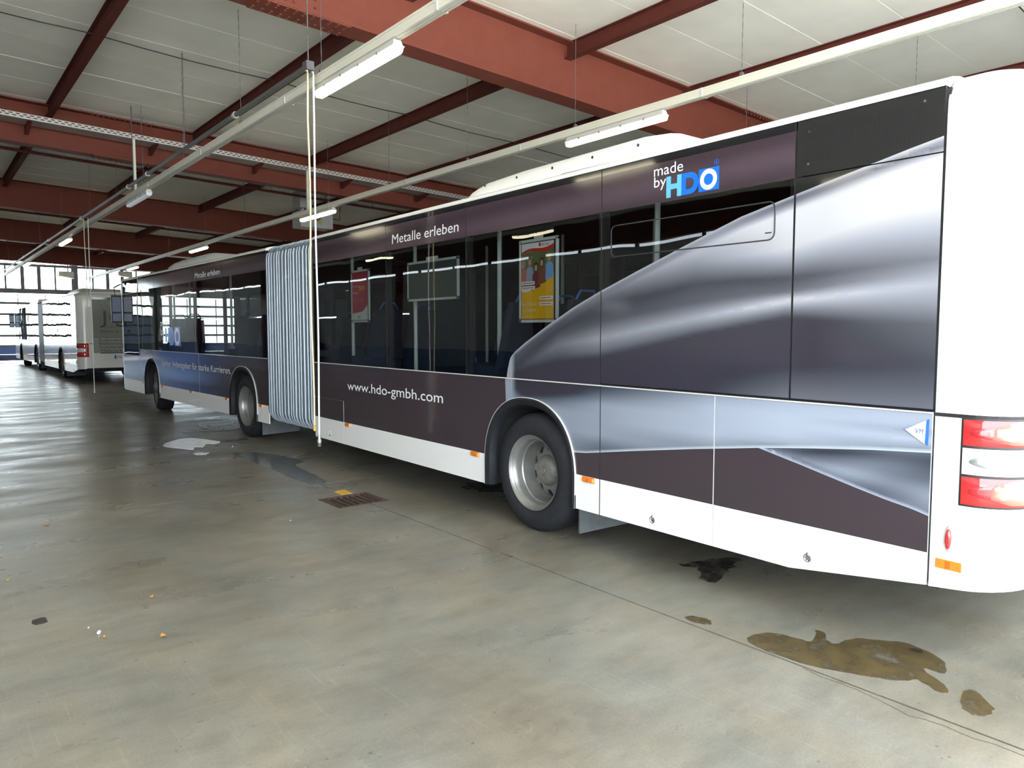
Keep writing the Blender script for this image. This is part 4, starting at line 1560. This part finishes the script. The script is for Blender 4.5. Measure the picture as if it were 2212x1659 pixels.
    m.lathe([(-.0085, .004), (-.0105, .001)], (0, -3.158, .522), 8, 1)
    m.box(-.0095, -3.125, .504, -.008, -3.105, .540, 1)
    m.build('side_reflector', [M_amber, mat('amber_dark', (.45, .12, .01), .3)], root)

    # ---- bellows
    def frame_pt(t, b, z, bulge=0.0):
        if fxy:
            p0 = Vector((b, 4.235, z))
            p1 = (Matrix.Translation(F[0]) @ Matrix.Rotation(F[1][2], 4, 'Z')) @ Vector((b, -.99, z))
        else:
            p0 = Vector((b, 4.235, z))
            p1 = Vector((b, 6.77 - .99, z))
        return p0.lerp(p1, t)
    def rr_loop(t, ins):
        q = []
        z0, z1, b0, b1, r = .335 + ins, 2.80 - ins, .0 + ins, 2.5 - ins, .17
        for (cb, cz, a0) in ((b1 - r, z1 - r, 0), (b0 + r, z1 - r, 90), (b0 + r, z0 + r, 180), (b1 - r, z0 + r, 270)):
            for k in range(5):
                an = R(a0 + 90 * k / 4)
                q.append(frame_pt(t, cb + r * math.cos(an), cz + r * math.sin(an)))
        return q
    NF = 16
    m = MB()
    loops = []
    for i in range(NF * 2 + 1):
        t = i / (NF * 2)
        loops.append(rr_loop(t, .012 if i % 2 == 0 else .085))
    m.strip(loops, closed=True)
    bw = m.build('bellows', M_web, root)
    for i in range(NF + 1):
        t = min(.995, max(.005, i / NF + random.uniform(-.009, .009)))
        t2 = min(.995, max(.005, t + random.uniform(-.010, .010)))
        q = rr_loop(t, .004)
        q = [p.lerp(Vector(p2), 1 if 3 < k < 12 else 0) for k, (p, p2) in enumerate(zip(q, rr_loop(t2, .004)))]
        MB().tube(q + [q[0]], .0105 if i % 3 else .014, 6, cap=False).build('bellows_rib', M_rib, bw, smooth=True)
    for t in (.0, 1.0):
        q = rr_loop(t, .01)
        MB().tube(q + [q[0]], .02, 6, cap=False).build('bellows_frame', M_blackm, bw)
    # small metal clips on the folds
    m = MB()
    for i in range(NF):
        p = frame_pt((i + .5) / NF, .03, 2.33 + .01 * math.sin(i))
        m.box(p.x - .012, p.y - .02, p.z - .02, p.x + .01, p.y + .02, p.z + .02)
    m.build('fold_clips', M_chrome, bw)['kind'] = 'stuff'

    # ---- roof units
    def cowl(name, l_front, l_back, fr, zt, b0=.42):
        kw = dict(loc=fr[0], rot=fr[1]) if fr else {}
        m = MB()
        loops = []
        L = l_front - l_back
        for t, h, ins in ((0, .0, .10), (.004, .05, .06), (.02, .12, .02), (.06, .18, .0), (.12, .215, 0), (.3, .24, 0), (.78, .25, 0), (.86, .225, 0), (.93, .13, 0), (1.0, .0, .02)):
            l = l_front - L * t
            k = h / .25
            zb_ = zt - .26
            pr = []
            for (bb, zz) in ((0, 0), (.0, .35), (.03, .7), (.09, .93), (.2, 1.0)):
                pr.append((b0 + ins + bb, l, zb_ + .01 + h * zz))
            pr += [(2.5 - p[0], p[1], p[2]) for p in reversed(pr)]
            loops.append(pr)
        m.strip(loops)
        m.poly(loops[0])
        o = m.build(name, M_whiteroof, root, smooth=True, **kw)
        m = MB()
        for k in range(5):
            l = l_front - L * (.14 + .16 * k)
            m.lathe([(0, .012), (-.004, .01), (-.004, .001)], (b0 + .012, l, zt - .09), 8)
        m.build('fastener', M_blackm, o)['kind'] = 'stuff'
        return o
    cowl('roof_unit', 1.60, -1.40, None, 3.07)
    cowl('roof_unit', 5.45, 2.2, F, 3.06)
    MB().tube([(.16, -1.0, 2.815), (.16, -.2, 2.82)], .008, 5).build('roof_bead', M_blackm, root)

    # ---- cabin fittings
    for l in (3.74, 2.255, .78, -1.05):
        MB().tube([(.30, l, 1.12), (.30, l, 2.66)], .021, 8).build('handrail_pole', M_pole, root)
    for l in (1.5, .2, 2.9):
        MB().tube([(1.7, l, 1.12), (1.7, l, 2.66)], .018, 8).build('handrail_pole', M_pole, root)
    for l in (3.6, 1.4, 4.6):
        MB().tube([(.35, l, 1.12), (.35, l, 2.66)], .02, 8).build('handrail_pole', M_pole, root, loc=F[0], rot=F[1])
    def seat(l, b, fr):
        m = MB()
        m.hexa([(b, l, 1.12), (b + .42, l, 1.12), (b + .42, l + .4, 1.12), (b, l + .4, 1.12), (b, l, 1.30), (b + .42, l, 1.30), (b + .42, l + .42, 1.33), (b, l + .42, 1.33)], 0)
        m.hexa([(b, l - .05, 1.30), (b + .42, l - .05, 1.30), (b + .42, l + .06, 1.30), (b, l + .06, 1.30), (b + .05, l - .14, 1.86), (b + .37, l - .14, 1.86), (b + .37, l - .07, 1.86), (b + .05, l - .07, 1.86)], 0)
        m.tube([(b + .1, l - .11, 1.86), (b + .14, l - .12, 1.93), (b + .28, l - .12, 1.93), (b + .32, l - .11, 1.86)], .012, 6, 1)
        kw = dict(loc=fr[0], rot=fr[1]) if fr else {}
        m.build('seat', [M_seat, mat('grab_blue', (.03, .12, .4), .4)], root, **kw)
    for l in (-1.9, -1.0, -.2, .55, 3.0):
        for b in (.12, .58):
            seat(l, b, None)
        seat(l, 1.9, None)
    for l in (3.4, 4.3, -.3, .6):
        seat(l, .12, F)
        seat(l, 1.9, F)
    for b_, z_ in ((.32, 2.52),):
        MB().tube([(b_, -2.2, z_), (b_, 4.2, z_)], .014, 6).build('ceiling_rail', M_pole, root)
    return root, F


bus, FR = build_bus('wrap', *RRF, fxy=FFF)
tag(bus, 'articulated city bus in dark wrap with a large silver cone print and white skirt', 'bus')
# lettering
text_mesh('Metalle erleben', 'lettering', M_text, 1.215, .098, 2.195, 2.500, bus, shear=.05)
text_mesh('www.hdo-gmbh.com', 'lettering', M_text, 2.03, .105, 3.285, .945, bus, bold=.003)
text_mesh('made', 'lettering', M_text, .235, .072, -1.280, 2.608, bus)
text_mesh('by', 'lettering', M_text, .10, .070, -1.282, 2.538, bus)


def flat(name, pts, m, parent, b=-.004, th=.002, frame=None):
    """flat print: polygon of (l, z)"""
    mb = MB()
    i = mb.add([(b, l, z) for l, z in pts])
    n = len(pts)
    mb.face([i + k for k in range(n)])
    j = mb.add([(b + th, l, z) for l, z in pts])
    for k in range(n):
        mb.face((i + k, j + k, j + (k + 1) % n, i + (k + 1) % n))
    o = mb.build(name, m, parent)
    if frame:
        o.location, o.rotation_euler = frame
    return o


def ring_pts(cl, cz, rl, rz, n=28):
    return [(cl + rl * math.cos(2 * math.pi * k / n), cz + rz * math.sin(2 * math.pi * k / n)) for k in range(n)]


def annulus(name, cl, cz, ro, ri, m, parent, b=-.0055, frame=None, kz=1.0, n=36):
    mb = MB()
    i = mb.add([(b, l, z) for l, z in ring_pts(cl, cz, ro, ro * kz, n)])
    j = mb.add([(b, l, z) for l, z in ring_pts(cl, cz, ri, ri * kz, n)])
    for k in range(n):
        mb.face((i + k, i + (k + 1) % n, j + (k + 1) % n, j + k))
    o = mb.build(name, m, parent)
    if frame:
        o.location, o.rotation_euler = frame
    return o


# block letters of the logo: H, D and the square with a white O
zl, zh = 2.458, 2.590
flat('logo_letter', [(-1.384, zl), (-1.384, zh), (-1.418, zh), (-1.418, 2.540), (-1.470, 2.540), (-1.470, zh), (-1.504, zh), (-1.504, zl), (-1.470, zl), (-1.470, 2.508), (-1.418, 2.508), (-1.418, zl)], M_b1, bus)
dd = [(-1.504, zl), (-1.504, zh), (-1.57, zh)] + [(-1.57 - .066 * math.sin(R(a)), 2.524 + .066 * math.cos(R(a))) for a in range(15, 180, 15)] + [(-1.57, zl)]
di = [(-1.540, 2.49), (-1.540, 2.558), (-1.565, 2.558)] + [(-1.565 - .034 * math.sin(R(a)), 2.524 + .034 * math.cos(R(a))) for a in range(15, 180, 15)] + [(-1.565, 2.49)]
mb = MB()
i = mb.add([(-.004, l, z) for l, z in dd])
j = mb.add([(-.004, l, z) for l, z in di])
for k in range(len(dd)):
    k2 = (k + 1) % len(dd)
    mb.face((i + k, i + k2, j + k2, j + k))
mb.build('logo_letter', M_b2, bus)
flat('logo_square', [(-1.636, zl), (-1.636, zh + .002), (-1.782, zh + .002), (-1.782, zl)], M_b2, bus)
annulus('logo_ring', -1.709, 2.525, .062, .034, M_text, bus)
annulus('logo_sign', -1.766, 2.617, .017, .0145, M_b2, bus)
text_mesh('R', 'logo_sign', M_b2, .012, .016, -1.760, 2.609, bus, bold=.02)
# triangular sticker
flat('sticker', [(-2.893, 1.140), (-3.008, 1.200), (-3.006, 1.072)], mat('sticker_blue', lin((50, 100, 180)), .3), bus, b=-.0035)
flat('sticker_face', [(-2.898, 1.140), (-2.994, 1.193), (-2.990, 1.079)], M_text, bus, b=-.005)
text_mesh('VM', 'sticker_text', mat('sticker_blue2', lin((30, 70, 140)), .3), .036, .026, -2.948, 1.126, bus, b=-.0062, shear=.2)
flat('sticker_line', [(-2.945, 1.119), (-2.945, 1.1205), (-2.98, 1.1175), (-2.98, 1.116)], mat('sticker_grey', (.5, .5, .52), .5), bus, b=-.0062, th=.0005)
# front section lettering
text_mesh('Starker Arbeitgeber f\u00fcr starke Karrieren.', 'lettering', M_text, 3.83, .115, 4.33, .945, bus, frame=FR)
text_mesh('Metalle erleben', 'lettering', M_text, 1.235, .095, 2.112, 2.520, bus, frame=FR, shear=.05)
text_mesh('made', 'lettering', M_text, .56, .155, 4.30, 1.70, bus, frame=FR)
text_mesh('by', 'lettering', M_text, .28, .150, 4.30, 1.54, bus, frame=FR)
flat('logo_letter', [(3.98, 1.40), (3.98, 1.68), (3.90, 1.68), (3.90, 1.57), (3.80, 1.57), (3.80, 1.68), (3.72, 1.68), (3.72, 1.40), (3.80, 1.40), (3.80, 1.51), (3.90, 1.51), (3.90, 1.40)], M_b1, bus, frame=FR)
flat('logo_letter', [(3.71, 1.35), (3.71, 1.69), (3.50, 1.69), (3.42, 1.6), (3.42, 1.44), (3.5, 1.35)], M_b2, bus, frame=FR)
flat('logo_square', [(3.41, 1.345), (3.41, 1.695), (3.03, 1.695), (3.03, 1.345)], M_b2, bus, frame=FR)
annulus('logo_ring', 3.225, 1.515, .165, .095, M_text, bus, frame=FR)
flat('scratch', [(2.68, .355), (2.60, .385), (2.35, .415), (2.10, .44), (2.08, .425), (2.35, .39), (2.6, .365)], mat('scratch_white', (.9, .9, .9), .3), bus, b=-.002, th=.001, frame=FR)

# ---------------------------------------------------------------- framed posters in the windows
MB_root = bus.matrix_world if False else (Matrix.Translation((RRF[0], RRF[1], 0)) @ Matrix.Rotation(R(-RRF[2]), 4, 'Z'))


def poster(l0, l1, z0, z1, b, label):
    e = empty('poster_display', MB_root @ Vector((b, l0, z0)), (0, 0, R(-RRF[2])))
    tag(e, label, 'poster')
    w_, h = l0 - l1, z1 - z0
    m = MB()
    t = .022
    m.box(-.008, -w_, 0, .008, 0, t).box(-.008, -w_, h - t, .008, 0, h).box(-.008, -t, t, .008, 0, h - t).box(-.008, -w_, t, .008, -w_ + t, h - t)
    m.build('frame', M_pole, e)
    for (yy, zz) in ((0, 0), (-w_, 0), (0, h), (-w_, h)):
        MB().lathe([(-.011, .001), (-.011, .017), (.009, .017), (.009, .001)], (0, yy + (-.014 if yy == 0 else .014), zz + (.014 if zz == 0 else -.014)), 12).build('corner_cap', M_chrome, e)
    MB().box(-.004, -w_ + t, t, .006, -t, h - t).build('backing', M_blackm, e)
    MB().box(-.01, -w_ * .62, h, .0, -w_ * .40, h + .03).build('hanger_clip', M_rail, e)
    return e, w_, h


def pprint(e, name, pts, m, b):
    mb = MB()
    i = mb.add([(b, -l, z) for l, z in pts])
    mb.face([i + k for k in range(len(pts))])
    return mb.build(name, m, e)


def pm(name, c):
    return mat('print_' + name, lin(c), .4)


e1, w1, h1 = poster(.205, -.265, 1.685, 2.345, .075, 'framed yellow and white ticket poster with smiling people behind the bus window')
L0, L1, Z0, Z1 = .030, .425, .028, .63


def curve_y(x, a, b_, c):
    t = (x - L0) / (L1 - L0)
    return a + b_ * t + c * math.sin(2 * math.pi * t)


N = 16
xsn = [L0 + (L1 - L0) * k / N for k in range(N + 1)]
pprint(e1, 'paper', [(L0, Z0), (L0, Z1), (L1, Z1), (L1, Z0)], pm('white', (235, 235, 238)), -.0052)
pprint(e1, 'photo_area', [(x, curve_y(x, .29, .09, -.03)) for x in xsn] + [(x, curve_y(x, .555, .03, .0)) for x in reversed(xsn)], pm('green', (95, 110, 70)), -.0056)
pprint(e1, 'yellow_field', [(L0, Z0), (L1, Z0)] + [(x, curve_y(x, .25, .12, -.03)) for x in reversed(xsn)], pm('yellow', (232, 175, 20)), -.0060)
pprint(e1, 'red_swoosh', [(x, curve_y(x, .545, .03, .012)) for x in xsn] + [(x, curve_y(x, .562, .045, .012)) for x in reversed(xsn)], pm('red', (205, 40, 40)), -.0064)
figs = [(.055, .46, (170, 120, 100), (185, 140, 110), (190, 110, 90)), (.135, .475, (120, 90, 70), (190, 150, 130), (150, 160, 190)), (.215, .43, (60, 45, 40), (215, 165, 140), (120, 50, 60)),
        (.285, .465, (55, 40, 38), (205, 155, 130), (130, 80, 60)), (.375, .50, (150, 110, 80), (200, 150, 125), (110, 160, 220))]
for k, (x, z, hair, skin, cloth) in enumerate(figs):
    pprint(e1, 'photo_clothing', [(x - .05, z - .17), (min(L1, x + .05), z - .15), (min(L1, x + .045), z - .05), (x + .015, z - .03), (x - .015, z - .03), (max(L0, x - .042), z - .05)], pm('cl%d' % k, cloth), -.0068 - k * .0002)
    pprint(e1, 'photo_hair', [(x + .030 * math.cos(R(a)), z + .006 + .040 * math.sin(R(a))) for a in range(0, 360, 30)], pm('ha%d' % k, hair), -.0078 - k * .0002)
    pprint(e1, 'photo_face', [(x + .018 * math.cos(R(a)), z + .026 * math.sin(R(a))) for a in range(0, 360, 30)], pm('sk%d' % k, skin), -.0090 - k * .0001)
for (x0, x1, z) in ((.032, .20, .30), (.032, .205, .262), (.26, .42, .178), (.26, .42, .132)):
    pprint(e1, 'caption_box', [(x0, z), (x1, z), (x1, z + .028), (x0, z + .028)], pm('white', (235, 235, 238)), -.0098)
    pprint(e1, 'caption_line', [(x0 + .01, z + .010), (x1 - .02, z + .010), (x1 - .02, z + .018), (x0 + .01, z + .018)], pm('pink', (200, 110, 120)), -.0102)


def ptext(e, txt, m, w_, h, x, z, b=-.0104, bold=0):
    o = text_mesh(txt, 'poster_text', m, w_, h, -x, z, e, b=b, bold=bold)
    return o


ptext(e1, 'FunTicket', M_text, .19, .03, .035, .135)
ptext(e1, '& FunAbo', M_text, .17, .028, .05, .088)
ptext(e1, 'www.fahr-mit.de', M_text, .15, .012, .035, .042)
ptext(e1, 'fahr mit', M_textd, .09, .018, .28, .600)
pprint(e1, 'emblem', [(.250, .597), (.272, .597), (.272, .622), (.250, .622)], pm('red', (205, 40, 40)), -.0100)

e2, w2, h2 = poster(3.30, 2.86, 1.715, 2.30, .075, 'framed red poster with white lettering behind the bus window next to the bellows')
L0, L1, Z0, Z1 = .028, .40, .028, .56
pprint(e2, 'paper', [(L0, Z0), (L0, Z1), (L1, Z1), (L1, Z0)], pm('white', (235, 235, 238)), -.0052)
pprint(e2, 'red_field', [(L0, .10), (.28, .12), (L1, .19), (L1, Z1), (L0, Z1)], pm('crimson', (190, 45, 70)), -.0060)
pprint(e2, 'orange_patch', [(.18, .40), (.33, .41), (.34, .36), (.2, .35)], pm('orange', (230, 130, 40)), -.0064)
ptext(e2, 'We want', M_text, .23, .03, .04, .46, b=-.0070)
ptext(e2, 'it that', M_text, .19, .034, .04, .39, b=-.0070)
ptext(e2, 'way\u2026', M_text, .22, .034, .04, .32, b=-.0070)
for k in range(2):
    pprint(e2, 'caption_line', [(.04, .255 - k * .02), (.33, .255 - k * .02), (.33, .263 - k * .02), (.04, .263 - k * .02)], pm('pink', (200, 110, 120)), -.0070)
ptext(e2, '09', M_textd, .07, .03, .16, .045, b=-.0070)
# whiteboard-like partition frame hanging in the bus
e3, w3, h3 = poster(2.08, 1.15, 1.915, 2.305, .11, 'empty grey notice frame with pale rim behind the third bus window')
pprint(e3, 'grey_sheet', [(.022, .022), (.022, h3 - .022), (w3 - .022, h3 - .022), (w3 - .022, .022)], pm('slate', (70, 76, 76)), -.0052)

# ---------------------------------------------------------------- white bus further ahead
bus2, FR2 = build_bus('white', 3.93, 29.45, 0.0, fxy=(3.95, 36.22, -.4))
tag(bus2, 'white articulated city bus parked ahead with advert lettering on its rear window', 'bus')
# rear face of the white bus
yb = -3.42
rw = MB().box(.42, yb - .012, 1.38, 2.08, yb + .02, 2.66).build('rear_window', mat('advert_grey', lin((128, 132, 124)), .35, noise=.05), bus2)
MB().box(.42, yb - .014, 2.60, 2.08, yb - .011, 2.67).build('rear_window_header', M_black, bus2)
MB().box(.42, yb - .010, .93, 2.08, yb + .01, 1.37).build('advert_panel', mat('advert_grey2', lin((150, 152, 145)), .35), bus2)
tk = mat('advert_ink', lin((70, 76, 74)), .5)


def rtext(txt, w_, h, x, z, b=yb - .0165, m=None):
    return text_mesh(txt, 'advert_text', m or tk, w_, h, x, z, bus2, b=b, face=1)


rtext('JO', .80, .42, .62, 1.86)
MB().box(.60, yb - .0165, 1.74, 2.0, yb - .0145, 1.75).build('advert_rule', tk, bus2)
rtext('Balkon & Terrassen', 1.15, .07, .62, 1.58)
rtext('Kellerabdichtung', 1.15, .085, .58, 1.30, yb - .0125)
rtext('Balkonsanierung', 1.12, .085, .58, 1.19, yb - .0125)
rtext('Schimmelsanierung', 1.30, .085, .58, 1.08, yb - .0125)
rtext('Malerarbeiten', .95, .085, .62, .97, yb - .0125)
MB().box(.60, yb - .0125, .915, 2.0, yb - .0105, .945).build('advert_rule', tk, bus2)
pl = MB().box(.99, yb - .03, .74, 1.51, yb - .004, .86).build('number_plate', M_text, bus2)
MB().box(.99, yb - .032, .742, 1.04, yb - .0295, .858).build('plate_band', M_b2, pl)
text_mesh('PB', 'plate_text', M_textd, .12, .07, 1.07, .765, pl, b=yb - .0325, face=1)
